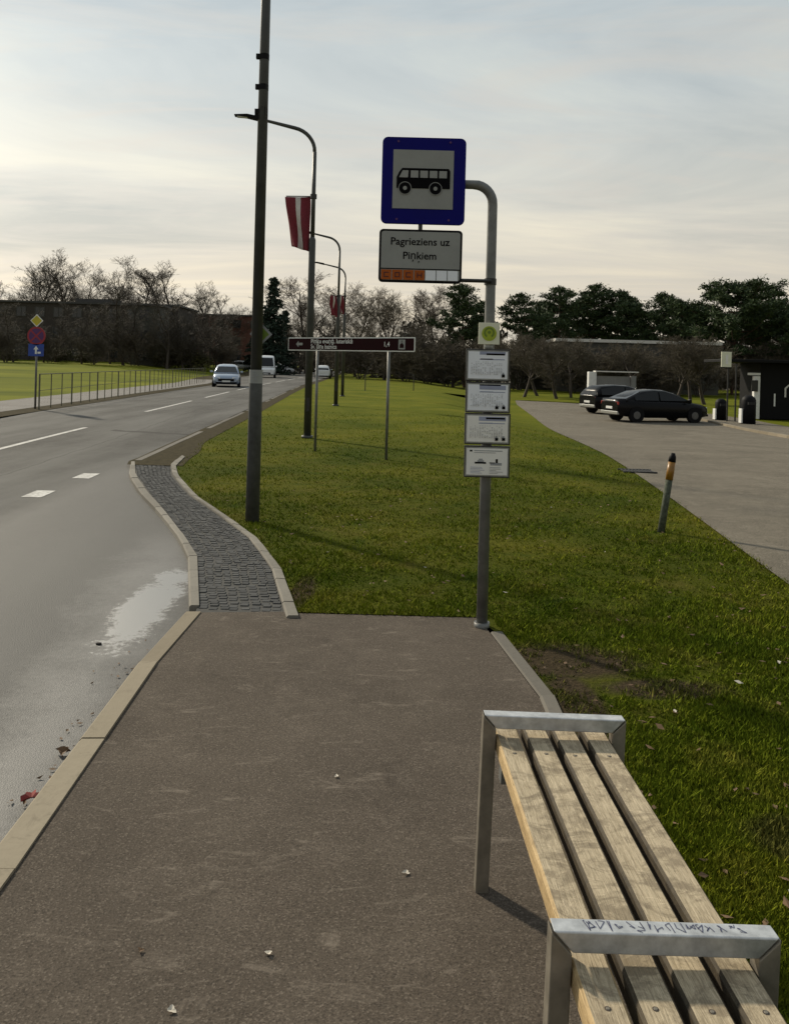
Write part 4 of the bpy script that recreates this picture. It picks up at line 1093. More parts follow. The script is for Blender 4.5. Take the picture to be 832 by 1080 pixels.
    pl = MB(); pl.box((a + .015, 0, .42), (.02, .52, .11)); pl.build('licence_plate', M['white'], o)
    pl = MB(); pl.box((-a - .006, 0, .62), (.02, .52, .11)); pl.build('licence_plate', M['white'], o)
    bp = MB(); bp.box((a - .05, 0, .33), (.16, W * .74, .10)); bp.build('bumper', M['black'], o, bev=.02)
    bp = MB(); bp.box((-a + .04, 0, .40), (.12, W * .80, .14)); bp.build('bumper', sunlit_rear or paint, o, bev=.02)  # silver given here paints sunlight onto a dark car's tail
    return o
def on_road(px, py, dz=-.02): return G(px, py, dz)
q = on_road(239, 408); car('oncoming_car', 'silver blue car driving towards us on the main road', M['car_blue'], q, math.radians(-80), 'hatch', 'cars on the main road')
yv = 95; q = at(281, 399, yv); q.z = H(q.x, yv) + .02; car('oncoming_van', 'white van behind the tall grey pole, further up the road', M['car_white'], q, math.radians(-83), 'van')
yv = 100; q = at(341, 390, yv); q.z = H(q.x, yv) + .02; car('departing_car', 'small white car far away under the brown sign', M['car_white'], q, math.radians(93), 'hatch', 'cars on the main road')
for px, yv, pt, lb, rz in ((257, 128, 'car_silver', 'distant silver parked car just above the oncoming blue car', 20), (296, 132, 'car_white', 'distant white parked car to the right of the white van', 10), (140, 122, 'car_silver', 'distant pale parked car before the brick block behind the field', 15)):
    q = at(px, 380, yv); q.z = H(q.x, yv) + .02; car('parked_car', lb, M[pt], q, math.radians(rz), 'hatch', 'far parked cars')
d = 38.5; q = at(690, 443, d); q.z = H(q.x, d) + .012
car('parked_car', 'black saloon car parked on the right hand lot, nose to the right', M['car_black'], q, math.radians(16), 'sedan', sunlit_rear=M['car_silver'])
d = 45.0; q = at(655, 430, d); q.z = H(q.x, d) + .012
car('parked_car', 'dark hatchback half hidden behind the black saloon', M['car_black'], q, math.radians(20), 'hatch', sunlit_rear=M['car_silver'])

# ------------------------------------------------------------------ right side: board, stop sign, bin, kiosk
def info_board():
    d = 51; q = at(645, 428, d); q.z = H(q.x, d) + .03
    o = thing('notice_board', 'grey notice board shelter with a white end post behind the parked cars', 'notice board', q, 0.05)
    s = 900 / d
    def Z(py): return at(645, py, d).z - q.z
    zt = Z(392.5); w = 44 / s
    b = MB(); b.box((-w / 2, 0, (zt - .0 + Z(411)) / 2), (.46, .42, zt - Z(411))); b.build('end_post', M['white'], o, bev=.02)
    b = MB(); b.box((-w / 2, 0, Z(411) / 2), (.36, .34, Z(411) - .005)); b.build('plinth', M['black'], o)
    b = MB(); b.box((w / 2, 0, (zt - .2) / 2), (.30, .34, zt - .2)); b.build('end_post', M['plaster_grey'], o, bev=.02)
    b = MB(); b.box((0, .05, zt * .58), (w - .35, .10, zt * .62)); b.build('panel', M['plaster_grey'], o)
    b = MB(); b.box((.2, 0, zt + .035), (w + .1, .55, .07)); b.build('roof', M['fascia'], o, bev=.01)
info_board()
def stop_sign():
    d = 39; q = at(769, 434, d); q.z = H(q.x, d) + .08
    o = thing('information_sign', 'small white sign plate on two dark posts before the trees on the right', 'sign', q)
    def Z(py): return at(767, py, d).z - q.z
    s = 900 / d
    for dx in (-.10, .27):
        b = MB(); b.tube([(dx, 0, -.2), (dx, 0, Z(374 if dx < 0 else 384))], .04, 8); b.build('post', M['dark_steel'], o)
    b = MB(); b.box((-.22, -.06, (Z(371) + Z(387)) / 2), (.46, .06, Z(371) - Z(387))); p = b.build('sign_plate', M['cream'], o, bev=.01)
    b = MB(); b.box((-.20, -.094, (Z(374) + Z(384)) / 2), (.10, .006, Z(374) - Z(384))); b.build('sign_strip', M['white'], p)
    b = MB(); b.box((-.22, -.02, Z(387) - .03), (.5, .1, .05)); b.build('frame', M['black'], o)
stop_sign()
def bin_(px, py, d, w, h, label, panel):
    q = at(px, py, d); q.z = H(q.x, d) + .075
    o = thing('litter_bin', label, 'litter bin', q, 0, 'black bins by the kiosk')
    b = MB(); n = 14
    b.tube([(0, 0, 0), (0, 0, h * .82), (0, 0, h * .92), (0, 0, h)], [w / 2, w / 2, w * .42, w * .2], n); b.build('body', M['black'], o, smooth=True)
    b = MB(); b.box((-w / 2 - .03, 0, h * .28), (.06, .3, h * .5)); b.build('side_panel', M['white'], o)
    b = MB(); b.box((0, -w * .49, h * .72), (w * .5, .04, .12)); b.build('slot', M['rubber'], o)
bin_(760, 436, 40, .52, 1.0, 'round topped black litter bin beside the two post sign', True)
bin_(789, 444, 37.5, .62, 1.25, 'larger black bin standing against the white kiosk corner', True)
def kiosk():
    d = 42; q = at(794, 443, d); q.z = H(q.x, d) + .075
    o = thing('kiosk', 'black kiosk with flat canopy and white round emblem at the right edge', 'kiosk', q, math.radians(-4))
    w, dp, h = 5.2, 3.0, 2.75
    b = MB(); b.box((w / 2 + .3, dp / 2, h / 2), (w, dp, h)); body = b.build('wall', M['black'], o, bev=.01)
    b = MB(); b.box((w / 2 - .55, dp / 2 - .2, h + .08), (w + 1.9, dp + 1.0, .15)); b.build('canopy', M['black'], o, bev=.02)
    b = MB(); b.box((.12, .02, 1.05), (.28, .3, 2.1)); b.box((.0, .02, 2.2), (.55, .24, .12)); b.build('corner_post', M['white'], o, bev=.01)
    b = MB(); b.box((-.02, -.17, 1.62), (.30, .06, .55)); b.build('poster', M['dark_steel'], o)
    b = MB(); b.box((1.0, -.02, .95), (.07, .03, .62)); b.build('door_handle', M['white'], o)
    em = MB(); cx, cz = 2.05, 1.32
    em.ring(cx, cz, .30, .345, -.016, -.004, 30); em.ring(cx, cz, .20, .235, -.016, -.004, 24)
    em.prism([(cx - .58, cz - .22), (cx - .50, cz - .22), (cx - .50, cz + .20), (cx - .28, cz + .42), (cx - .33, cz + .46), (cx - .58, cz + .23)], -.018, -.005)
    em.prism([(cx - .30, cz + .42), (cx + .5, cz + .45), (cx + .5, cz + .50), (cx - .34, cz + .47)], -.020, -.005)
    for k in range(5):
        a_ = 2 * PI * k / 5; em.box((cx + .1 * math.cos(a_), -.010, cz + .1 * math.sin(a_)), (.17, .012, .035), rot=Matrix.Rotation(-a_, 3, 'Y'))
    em.build('emblem', M['fascia'], body)
kiosk()

# ------------------------------------------------------------------ buildings
def block(name, label, loc, rz, w, dp, h, wall, floors, cols, roof='flat', win=(1.3, 1.3), group=None, fascia=None, cat='building', ft=.26):
    o = thing(name, label, cat, loc, rz, group)
    b = MB(); b.box((0, dp / 2, h / 2 - .5), (w, dp, h + 1.0)); b.build('wall', wall, o)
    if roof == 'flat':
        b = MB(); b.box((0, dp / 2, h + ft / 2 + .01), (w + .5, dp + .5, ft)); b.build('roof', fascia or M['roof_dark'], o)
    else:
        b = MB(); rh = roof
        b.add([(-w / 2 - .4, -.4, h), (w / 2 + .4, -.4, h), (w / 2 + .4, dp + .4, h), (-w / 2 - .4, dp + .4, h), (-w / 2 - .4, dp / 2, h + rh), (w / 2 + .4, dp / 2, h + rh)], [(0, 1, 5, 4), (2, 3, 4, 5), (0, 4, 3), (1, 2, 5), (3, 2, 1, 0)]); b.build('roof', fascia or M['roof_dark'], o)
    fh = h / floors; cw = w / cols
    for f in range(floors):
        for c in range(cols):
            x = -w / 2 + cw * (c + .5); z = f * fh + fh * .55
            b = MB()
            ww, wh = min(win[0], cw * .7), min(win[1], fh * .6)
            for dx, dz, sx, sz in ((-ww / 2, 0, .08, wh + .08), (ww / 2, 0, .08, wh + .08), (0, -wh / 2, ww - .08, .08), (0, wh / 2, ww - .08, .08), (0, 0, .06, wh - .08)):
                b.box((x + dx, -.02, z + dz), (sx, .08, sz))
            fr = b.build('window', M['plaster_dark'] if floors > 1 else M['plaster_grey'], o)
            b = MB(); b.box((x, .005, z), (ww, .02, wh)); b.build('pane', M['window_glass'], fr)
    return o
d = 118; q = at(70, 378, d); q.z = H(q.x, d) - .2
hh = at(70, 320, d).z - q.z
block('apartment_block', 'long dark brick block behind the field on the left', q, 0.03, (172 + 60) / 900 * d, 13, hh, M['brick'], 3, 12)
qa = at(103, 313, d + 4); b = MB(); b.box((qa.x - q.x, 5, hh + .65), (42 / 900 * d, 3.5, .7))
for o_ in bpy.data.objects:
    if o_.name == 'apartment_block': b.build('roof_house', M['roof_dark'], o_)
d = 108; q = at(151, 380, d); q.z = H(q.x, d) - .2; hh = at(151, 322, d).z - q.z
block('stair_tower', 'grey plastered block end beside the long dark brick block', q, 0.03, 3.4, 6, hh, M['plaster_dark'], 3, 1)
d = 150; q = at(240, 382, d); q.z = H(q.x, d) - .3; hh = at(240, 333, d).z - q.z
block('apartment_block', 'distant red brick block left of the tall pole', q, 0.05, 12, 10, hh, M['brick_red'], 3, 4)
d = 90; q = at(672, 404, d); q.z = H(q.x, d) - .2; hh = at(690, 362.5, d).z - q.z
block('low_building', 'long low dark building with a pale roof edge behind the right hand trees', q, -.02, 17, 6, hh, M['plaster_dark'], 2, 9, fascia=M['fascia'], ft=.32)
d = 96; q = at(580, 408, d); q.z = H(q.x, d) - .2; hh = at(570, 386, d).z - q.z
block('low_building', 'low grey outbuilding among the leaning trees right of the bus stop', q, .05, 9, 6, hh, M['plaster_dark'], 1, 3, roof=1.1, fascia=M['plaster_grey'])

# ------------------------------------------------------------------ trees
def seg_mesh(name, segs, mat, n=4):
    """segs: (p0, p1, r0, r1)"""
    N = len(segs); P0 = np.array([s[0] for s in segs], float); P1 = np.array([s[1] for s in segs], float)
    R0 = np.array([s[2] for s in segs]); R1 = np.array([s[3] for s in segs])
    D = P1 - P0; D /= np.maximum(1e-6, np.linalg.norm(D, axis=1))[:, None]
    ref = np.where(np.abs(D[:, 2:3]) < .9, np.array([[0, 0, 1.]]), np.array([[1., 0, 0]]))
    A = np.cross(D, ref); A /= np.linalg.norm(A, axis=1)[:, None]; B = np.cross(A, D)
    V = np.empty((N, 2 * n, 3))
    for k in range(n):
        a = 2 * PI * k / n; off = A * math.cos(a) + B * math.sin(a)
        V[:, k] = P0 + off * R0[:, None]; V[:, n + k] = P1 + off * R1[:, None]
    base = (np.arange(N) * 2 * n)[:, None, None]
    Fq = np.array([[k, (k + 1) % n, n + (k + 1) % n, n + k] for k in range(n)])[None] + base
    Fq = Fq.reshape(-1, 4)
    me = bpy.data.meshes.new(name); me.vertices.add(N * 2 * n); me.vertices.foreach_set('co', V.astype(np.float32).ravel())
    me.loops.add(Fq.size); me.loops.foreach_set('vertex_index', Fq.astype(np.int32).ravel())
    me.polygons.add(len(Fq)); me.polygons.foreach_set('loop_start', np.arange(0, Fq.size, 4, dtype=np.int32))
    me.update(calc_edges=True); me.materials.append(mat); return me
def tri_mesh(name, C, size, mat, rng, flat=0.0, elong=1.6):
    n = len(C); d1 = rng.normal(size=(n, 3)); d1[:, 2] *= (1 - flat); d1 /= np.linalg.norm(d1, axis=1)[:, None]
    d2 = rng.normal(size=(n, 3)); d2 -= (d2 * d1).sum(1)[:, None] * d1; d2 /= np.linalg.norm(d2, axis=1)[:, None]
    s = size * (.6 + .8 * rng.random(n))[:, None]
    V = np.stack([C - d1 * s * elong * .5 - d2 * s * .4, C + d1 * s * elong * .5, C - d1 * s * elong * .3 + d2 * s * .5], 1).astype(np.float32)
    me = bpy.data.meshes.new(name); me.vertices.add(n * 3); me.vertices.foreach_set('co', V.ravel())
    me.loops.add(n * 3); me.loops.foreach_set('vertex_index', np.arange(n * 3, dtype=np.int32))
    me.polygons.add(n); me.polygons.foreach_set('loop_start', np.arange(0, n * 3, 3, dtype=np.int32)); me.update(calc_edges=True)
    me.materials.append(mat); return me

def bare_proto(seed, h=12.0, spread=.35, up=.35, trunk_frac=.35, levels=(13, 7, 6, 4), r0=.19, stems=1, lean=0.0, twig_r=.010):
    rnd = random.Random(seed); trunk = []; crown = []
    def grow(p, d, ln, r, lev):
        ns = (6, 4, 3, 2, 2)[lev]; pts = [p]; q = p.copy(); dd = d.copy()
        for i in range(ns):
            w = (.10, .20, .26, .30, .34)[lev]
            dd = (dd + Vector((rnd.gauss(0, w), rnd.gauss(0, w), rnd.gauss(0, w) * .6 + (up * .22 if lev else 0)))).normalized()
            q2 = q + dd * ln / ns
            ra, rb = r * (1 - .75 * i / ns), r * (1 - .75 * (i + 1) / ns)
            (trunk if lev <= 1 else crown).append((tuple(q), tuple(q2), ra, rb)); q = q2; pts.append(q)
        if lev + 1 > len(levels): return
        nch = levels[lev] if lev < len(levels) else 0
        for k in range(nch):
            t_ = (trunk_frac + (1 - trunk_frac) * (k + rnd.random()) / nch) if lev == 0 else (.25 + .75 * (k + rnd.random()) / nch)
            f = min(t_, .999) * ns; i = int(f); pp = pts[i].lerp(pts[i + 1], f - i)
            dr = (pts[i + 1] - pts[i]).normalized()
            az = rnd.random() * 2 * PI + k * 2.4
            side = Vector((math.cos(az), math.sin(az), 0)); side = (side - dr * side.dot(dr))
            if side.length < .05: side = Vector((1, 0, 0))
            side.normalize()
            ang = rnd.uniform(.45, .95) * (1 if lev else (.75 + spread))
            nd = (dr * math.cos(ang) + side * math.sin(ang)).normalized()
            if lev == 0: l2 = ln * spread * (1.25 - .75 * t_) * rnd.uniform(.8, 1.25) * 1.25
            else: l2 = ln * rnd.uniform(.38, .62) * (1.15 - .4 * t_)
            r2 = max(twig_r, r * (1 - .75 * t_) * rnd.uniform(.45, .65))
            if lev + 1 == len(levels): r2 = twig_r
            grow(pp, nd, l2, r2, lev + 1)
    for s_ in range(stems):
        a = rnd.random() * 6.3; tl = lean if stems == 1 else .35
        d0 = Vector((math.cos(a) * tl, math.sin(a) * tl, 1)).normalized()
        if stems == 1 and lean: d0 = Vector((lean, 0, 1)).normalized()
        grow(Vector((math.cos(a) * .15 * (stems > 1), math.sin(a) * .15 * (stems > 1), -.2)), d0, h * (.93 if stems == 1 else rnd.uniform(.6, .8)), r0 if stems == 1 else r0 * .6, 0)
    top = max(s[1][2] for s in crown)
    return trunk, crown, top
def pine_proto(seed, h=12.0, crown_from=.42, wide=.30, n_limb=34, flat=False):
    rng = np.random.default_rng(seed); rnd = random.Random(seed); trunk = []; C = []
    pts = [Vector((0, 0, -.2))]; d = Vector((0, 0, 1))
    for i in range(8):
        d = (d + Vector((rnd.gauss(0, .05), rnd.gauss(0, .05), 0))).normalized(); pts.append(pts[-1] + d * h * .97 / 8)
    for i in range(8): trunk.append((tuple(pts[i]), tuple(pts[i + 1]), .20 * (1 - i / 9), .20 * (1 - (i + 1) / 9)))
    for k in range(n_limb):
        t_ = crown_from + (1 - crown_from) * (k + .5) / n_limb; f = t_ * 8; i = min(7, int(f)); p = pts[i].lerp(pts[i + 1], f - i)
        u = (t_ - crown_from) / (1 - crown_from)
        prof = (math.sin(PI * min(1, .22 + u * .80)) ** .7 if not flat else (1 - u ** 3.5) ** .6) * rnd.uniform(.45, 1.25)
        az = k * 2.4 + rnd.random(); ln = h * wide * prof
        dr = Vector((math.cos(az), math.sin(az), rnd.uniform(-.05, .55)))
        q = p + dr * ln; m_ = p.lerp(q, .5) + Vector((0, 0, -.06 * ln))
        trunk.append((tuple(p), tuple(m_), .06, .04)); trunk.append((tuple(m_), tuple(q), .04, .015))
        nc = max(2, int(ln / .45))
        for c in range(nc):
            cc = p.lerp(q, .35 + .65 * (c + .5) / nc) + Vector((rnd.gauss(0, .22), rnd.gauss(0, .22), rnd.gauss(.1, .14)))
            m = 70; rad = rnd.uniform(.34, .66)
            pt = rng.normal(size=(m, 3)) * np.array([rad, rad, rad * .5]) * .64 + np.array(cc); C.append(pt)
    C = np.concatenate(C); return trunk, C, max(C[:, 2].max(), pts[-1].z)
def spruce_proto(seed, h=14.0, wide=.2):
    rng = np.random.default_rng(seed); rnd = random.Random(seed); C = []; trunk = [((0, 0, -.2), (0, 0, h * .98), .22, .02)]
    z = h * .06
    while z < h * .97:
        u = z / h
        for k in range(6):
            az = rnd.random() * 6.3; ln = h * wide * (1 - u) ** .85 * rnd.uniform(.7, 1.15) + .15
            q = np.array([math.cos(az) * ln, math.sin(az) * ln, z - .28 * ln]); p = np.array([0, 0, z])
            trunk.append((tuple(p), tuple(q), .03, .01)); m = int(12 + ln * 16); t_ = rng.random(m)[:, None] ** .7
            C.append(p + (q - p) * t_ + rng.normal(size=(m, 3)) * np.array([.16, .16, .10]) - np.array([0, 0, .1]))
        z += h * .028
    C = np.concatenate(C); return trunk, C, h
PROTO = {}
def mk_bare(key, mat='twig', **kw):
    tr, cr, top = bare_proto(**kw); PROTO[key] = ('bare', seg_mesh('trunk', tr, M['bark'], 6), seg_mesh('crown', cr, M[mat], 3), top)
mk_bare('bare_a', seed=1, spread=.36, up=.62, levels=(16, 9, 7, 4), twig_r=.015)
mk_bare('bare_b', seed=2, spread=.40, up=.60, levels=(15, 9, 7, 4), twig_r=.015)
mk_bare('bare_c', seed=15, spread=.27, up=.8, trunk_frac=.28, levels=(17, 8, 6, 4), twig_r=.012)
mk_bare('bare_d', seed=16, spread=.30, up=.75, trunk_frac=.22, levels=(16, 8, 6, 4), twig_r=.012, stems=1)
mk_bare('bare_slim', seed=3, spread=.20, up=.6, trunk_frac=.2, levels=(20, 7, 5, 3), r0=.15, twig_r=.013)
mk_bare('bare_pale', 'twig_pale', seed=4, spread=.34, up=.6, levels=(16, 9, 7, 4), twig_r=.013)
mk_bare('round_brown', 'twig_brown', seed=5, h=8, spread=.52, trunk_frac=.12, levels=(20, 8, 6, 4), twig_r=.013)
mk_bare('shrub', 'twig_brown', seed=6, h=4, spread=.55, trunk_frac=.08, levels=(10, 7, 6, 4), stems=5, r0=.08, twig_r=.012)
mk_bare('lean', 'twig_brown', seed=8, h=6, spread=.50, trunk_frac=.36, levels=(16, 9, 7, 5), lean=.42, r0=.20, twig_r=.014)
mk_bare('lean_back', 'twig_brown', seed=9, h=6, spread=.50, trunk_frac=.36, levels=(16, 9, 7, 5), lean=-.30, r0=.20, twig_r=.014)
mk_bare('low_broad', 'twig_brown', seed=10, h=6.5, spread=.50, trunk_frac=.34, levels=(16, 9, 7, 5), lean=.05, r0=.20, twig_r=.014)
for key, fn, kw, mt, bk, sz in (('pine_a', pine_proto, dict(seed=11), 'pine', 'pine_bark', .15), ('pine_b', pine_proto, dict(seed=12, wide=.26, n_limb=30, crown_from=.48), 'pine', 'pine_bark', .15),
                            ('pine_broad', pine_proto, dict(seed=13, wide=.52, n_limb=58, crown_from=.36, flat=True), 'pine', 'pine_bark', .16), ('spruce', spruce_proto, dict(seed=14), 'spruce', 'bark', .24)):
    tr, C, top = fn(**kw); PROTO[key] = ('leafy', seg_mesh('trunk', tr, M[bk], 5), tri_mesh('crown', C, sz, M[mt], np.random.default_rng(5), .25, 2.4), top)
def olive_bush():
    rng = np.random.default_rng(21); C = []
    for k in range(46):
        c = rng.normal(size=3) * np.array([.9, .8, .6]) + np.array([0, 0, 1.4]); C.append(c + rng.normal(size=(60, 3)) * .34)
    C = np.concatenate(C); C = C[C[:, 2] > .02]; tr, _, _ = bare_proto(6, h=2.6, spread=.5, levels=(4, 3), stems=4, r0=.06)
    PROTO['bush'] = ('leafy', seg_mesh('trunk', tr, M['bark'], 5), tri_mesh('crown', C, .16, M['olive'], rng), C[:, 2].max())
olive_bush()
NAMES = dict(bare_c='bare_tree', bare_d='bare_tree', bare_a='bare_tree', bare_b='bare_tree', bare_slim='bare_tree', bare_pale='bare_tree', round_brown='bare_tree', shrub='shrub', lean='orchard_tree', lean_back='orchard_tree', low_broad='orchard_tree', pine_a='pine_tree', pine_b='pine_tree', pine_broad='pine_tree', spruce='spruce_tree', bush='bush')
CATS = dict(bare_tree='tree', orchard_tree='tree', shrub='shrub', pine_tree='tree', spruce_tree='tree', bush='bush')
trnd = random.Random(31)
def tree(key, px, ty, d, label, wx=1.0, rz=None, group=None):
    kind, tm, cm, top = PROTO[key]
    x = at(px, 390, d).x; z = H(x, d); hgt = at(px, ty, d).z - z
    nm = NAMES[key]; o = thing(nm, label, CATS[nm], (x, d, z), trnd.uniform(0, 6.28) if rz is None else rz, group)
    s = hgt / top; o.scale = (s * wx, s * wx, s)
    link('trunk', tm, o); link('crown', cm, o)
    return o
GL = 'bare trees behind the left block'
for a in (('bare_d', -8, 285, 140, 'bare tree cut by the left edge of the photo, above the dark block', 1.3),
          ('bare_c', 22, 255, 140, 'tallest bare tree above the left end of the long dark block', 1.35),
          ('bare_d', 62, 270, 138, 'rounded bare tree above the middle of the long dark block', 1.3),
          ('bare_c', 80, 285, 148, 'shorter bare tree tucked behind the rounded one above the dark block', 1.2),
          ('bare_c', 106, 270, 142, 'open forked bare tree above the roof house of the dark block', 1.15),
          ('bare_slim', 153, 282, 136, 'slim bare tree left of the pair above the grey block end', 1.7),
          ('bare_d', 168, 272, 130, 'tallest slim bare tree above the grey block end', 1.7),
          ('bare_slim', 184, 278, 130, 'slim upright bare tree just right of the block end', 1.4),
          ('bare_c', 203, 292, 134, 'broad bare tree halfway between the block end and the tall pole', 1.1),
          ('bare_slim', 221, 304, 138, 'bare tree straight above the oncoming car', 1.6),
          ('bare_slim', 237, 307, 146, 'thin bare tree nearest the left side of the tall pole', 1.6),
          ('bare_b', 252, 318, 150, 'low pale bare crown seen just left of the tall pole', 1.2)):
    tree(*a[:5], wx=a[5], group=GL)
for a in (('round_brown', 163, 340, 112, 'brown bushy tree before the grey block end', .9), ('round_brown', 188, 330, 118, 'brown bushy tree right of the grey block end', .9),
          ('round_brown', 212, 335, 122, 'brown bushy tree behind the far end of the railing', .8), ('round_brown', 120, 340, 114, 'brown bushy tree before the dark block, above the railing', .9),
          ('round_brown', 30, 338, 114, 'brown bushy tree before the dark block, behind the diamond sign', .9), ('round_brown', 76, 342, 114, 'brown bushy tree before the dark block, right of the diamond sign', .9),
          ('round_brown', 245, 345, 125, 'brown bushy tree before the distant red block', .8)):
    tree(*a[:5], wx=a[5], group='brown bushy trees before the left blocks')
for px, ty, lb in ((8, 366, 'low olive bush at the left edge before the dark block'), (62, 364, 'low olive bush right of the diamond sign post'), (88, 368, 'low olive bush before the middle of the dark block'), (175, 366, 'dark olive bush by the field edge right of the grey block end'), (205, 368, 'olive bush by the field edge above the far railing')):
    tree('bush', px, ty, 108, lb, 1.3, group='low bushes along the field')
for a in (('spruce', 287, 289, 120, 'dark spruce just right of the tall pole', 1.1), ('spruce', 300, 325, 135, 'shorter spruce between the tall pole and the flag lamp', 1.2), ('spruce', 270, 330, 128, 'dark spruce mostly hidden by the tall pole', 1.2)):
    tree(*a[:5], wx=a[5])
for k, (px, ty, d) in enumerate(((-4, 322, 104), (14, 318, 101), (46, 326, 104), (58, 316, 106), (86, 322, 102), (116, 318, 106), (130, 300, 103), (146, 312, 105), (176, 306, 103), (193, 318, 106), (212, 322, 108), (228, 326, 110))):
    tree('bare_slim', px, ty, d, 'slender bare tree in the row standing before the long dark block', 1.6, group='slender bare trees before the left block')
for px, ty, d in ((6, 346, 100), (52, 348, 103), (98, 350, 101), (140, 345, 104), (176, 346, 106), (198, 350, 108), (228, 352, 112)):
    tree('shrub', px, ty, d, 'twiggy brown shrub in the row along the far edge of the left field', 1.0, group='brown shrubs along the left field')
for px, ty, d, lb in ((42, 275, 146, 'bare crown filling the gap between the two biggest trees over the dark block'), (130, 292, 146, 'bare crown between the roof house and the grey block end'), (90, 272, 150, 'upright bare tree left of the open forked one over the dark block')):
    tree('bare_b', px, ty, d, lb, 1.0, group=GL)
GM = 'bare trees beyond the end of the road'
for a in (('bare_pale', 322, 287, 140, 'pale bare tree left of the flag lamp post', 1.4), ('bare_pale', 346, 296, 150, 'pale bare tree between the first two curved lamps', 1.4),
          ('bare_pale', 374, 300, 146, 'pale bare tree right of the far curved lamps', 1.3), ('bare_pale', 436, 298, 138, 'pale bare tree under the stop name plate, left one', 1.15),
          ('bare_pale', 460, 301, 142, 'pale bare tree under the stop name plate, right one', 1.15), ('bare_a', 310, 312, 150, 'low bare tree between the spruces and the flag lamp', .9), ('bare_pale', 392, 310, 152, 'thin pale bare tree behind the round brown one', .9)):
    tree(*a[:5], wx=a[5], group=GM)
for px, ty, d, lb in ((340, 326, 128, 'brown bushy tree closing the end of the road, behind the flag lamp'), (374, 332, 120, 'brown bushy tree between the far curved lamps and the round brown tree'), (440, 334, 112, 'brown bushy tree below the stop name plate'), (316, 340, 132, 'low brown bushy tree left of the flag lamp post')):
    tree('round_brown', px, ty, d, lb, 1.0, group='brown bushy trees at the end of the road')
tree('round_brown', 405, 304, 100, 'round dense brown tree above the right end of the brown sign', 1.05)
for px, ty, d, lb in ((380, 350, 104, 'brown shrub below the round brown tree, left side'), (428, 345, 96, 'brown shrub right of the round brown tree'), (452, 350, 92, 'brown shrub halfway between the brown sign and the bus stop'), (474, 352, 90, 'brown shrub directly left of the timetables'), (546, 352, 92, 'brown shrub directly right of the timetables'), (350, 356, 118, 'small brown shrub behind the second curved lamp'),
                      (625, 362, 85, 'brown shrub behind the notice board'), (660, 370, 85, 'brown shrub behind the black saloon'), (700, 364, 85, 'brown shrub left of the leaning trees by the lot'), (604, 368, 84, 'brown shrub between the straight trunked orchard tree and the notice board'), (682, 368, 83, 'brown shrub behind the bonnet of the black saloon'), (738, 364, 84, 'brown shrub behind the orchard trio'), (645, 364, 82, 'brown shrub peeping over the notice board roof'), (790, 352, 98, 'brown shrub behind the two post sign'), (820, 352, 96, 'brown shrub above the kiosk canopy')):
    tree('shrub', px, ty, d, lb, 1.25, group='brown shrubs under the trees')
for a in (('pine_a', 490, 298, 96, 'dark pine left of the bus stop post', .95), ('pine_b', 512, 318, 100, 'pine right behind the bus stop post', .9),
          ('pine_b', 556, 308, 98, 'loose pine with a gap of sky, first right of the bus stop', .95), ('pine_a', 590, 301, 104, 'pine with dense dark crown, second right of the bus stop', .95),
          ('pine_b', 622, 299, 108, 'tallest of the pines above the notice board', 1.1), ('pine_a', 650, 304, 106, 'pine above the hatchback', 1.0), ('pine_b', 668, 310, 112, 'thin pine between those over the two parked cars', 1.0), ('pine_a', 692, 307, 104, 'pine above the nose of the black saloon', .8),
          ('pine_broad', 772, 293, 96, 'large broad pine dominating the right side', .92), ('pine_b', 712, 312, 108, 'pine filling the dip left of the large broad one', 1.2), ('pine_a', 572, 316, 110, 'lower pine between the first two pines right of the bus stop', 1.0), ('pine_b', 608, 312, 112, 'lower pine over the left end of the notice board', 1.0), ('pine_broad', 812, 312, 106, 'spreading pine behind the kiosk', .8),
          ('pine_a', 838, 325, 92, 'pine cut by the right edge of the photo', 1.0), ('pine_b', 738, 322, 106, 'lower pine on the left flank of the large broad one', 1.1)):
    tree(*a[:5], wx=a[5], group='pines on the right')
for a in (('lean_back', 553, 352, 68, 'leaning orchard tree nearest to the timetables', 3.3), ('lean', 568, 346, 72, 'orchard tree leaning over the start of the lot, second from the bus stop', 2.8), ('lean_back', 588, 350, 66, 'third orchard tree from the bus stop with a bent dark trunk', .4), ('low_broad', 603, 350, 70, 'straight trunked dark orchard tree left of the notice board', .6),
          ('lean', 712, 352, 62, 'orchard tree leaning right behind the nose of the black saloon', .3), ('low_broad', 729, 348, 64, 'upright orchard tree in the middle of the trio by the two post sign', 1.0), ('lean_back', 744, 350, 62, 'orchard tree leaning left beside the two post sign', .2), ('low_broad', 668, 356, 78, 'small orchard tree rising behind the two parked cars', 1.0),('low_broad', 525, 350, 84, 'orchard tree just behind the timetables', 1.0)):
    tree(*a[:4], a[4], 1.0, a[5], 'orchard trees by the lot')
for px, lb in ((385, 'slim grey post on the far lawn left of the brown sign post'), (436, 'slim dark post on the far lawn right of the brown sign')):
    q = G(px, 412); b = MB(); b.tube([(0, 0, -.1), (0, 0, 1.1)], .03, 8); o = b.build('lawn_post', M['dark_steel']); o.location = q; tag(o, lb, 'post')

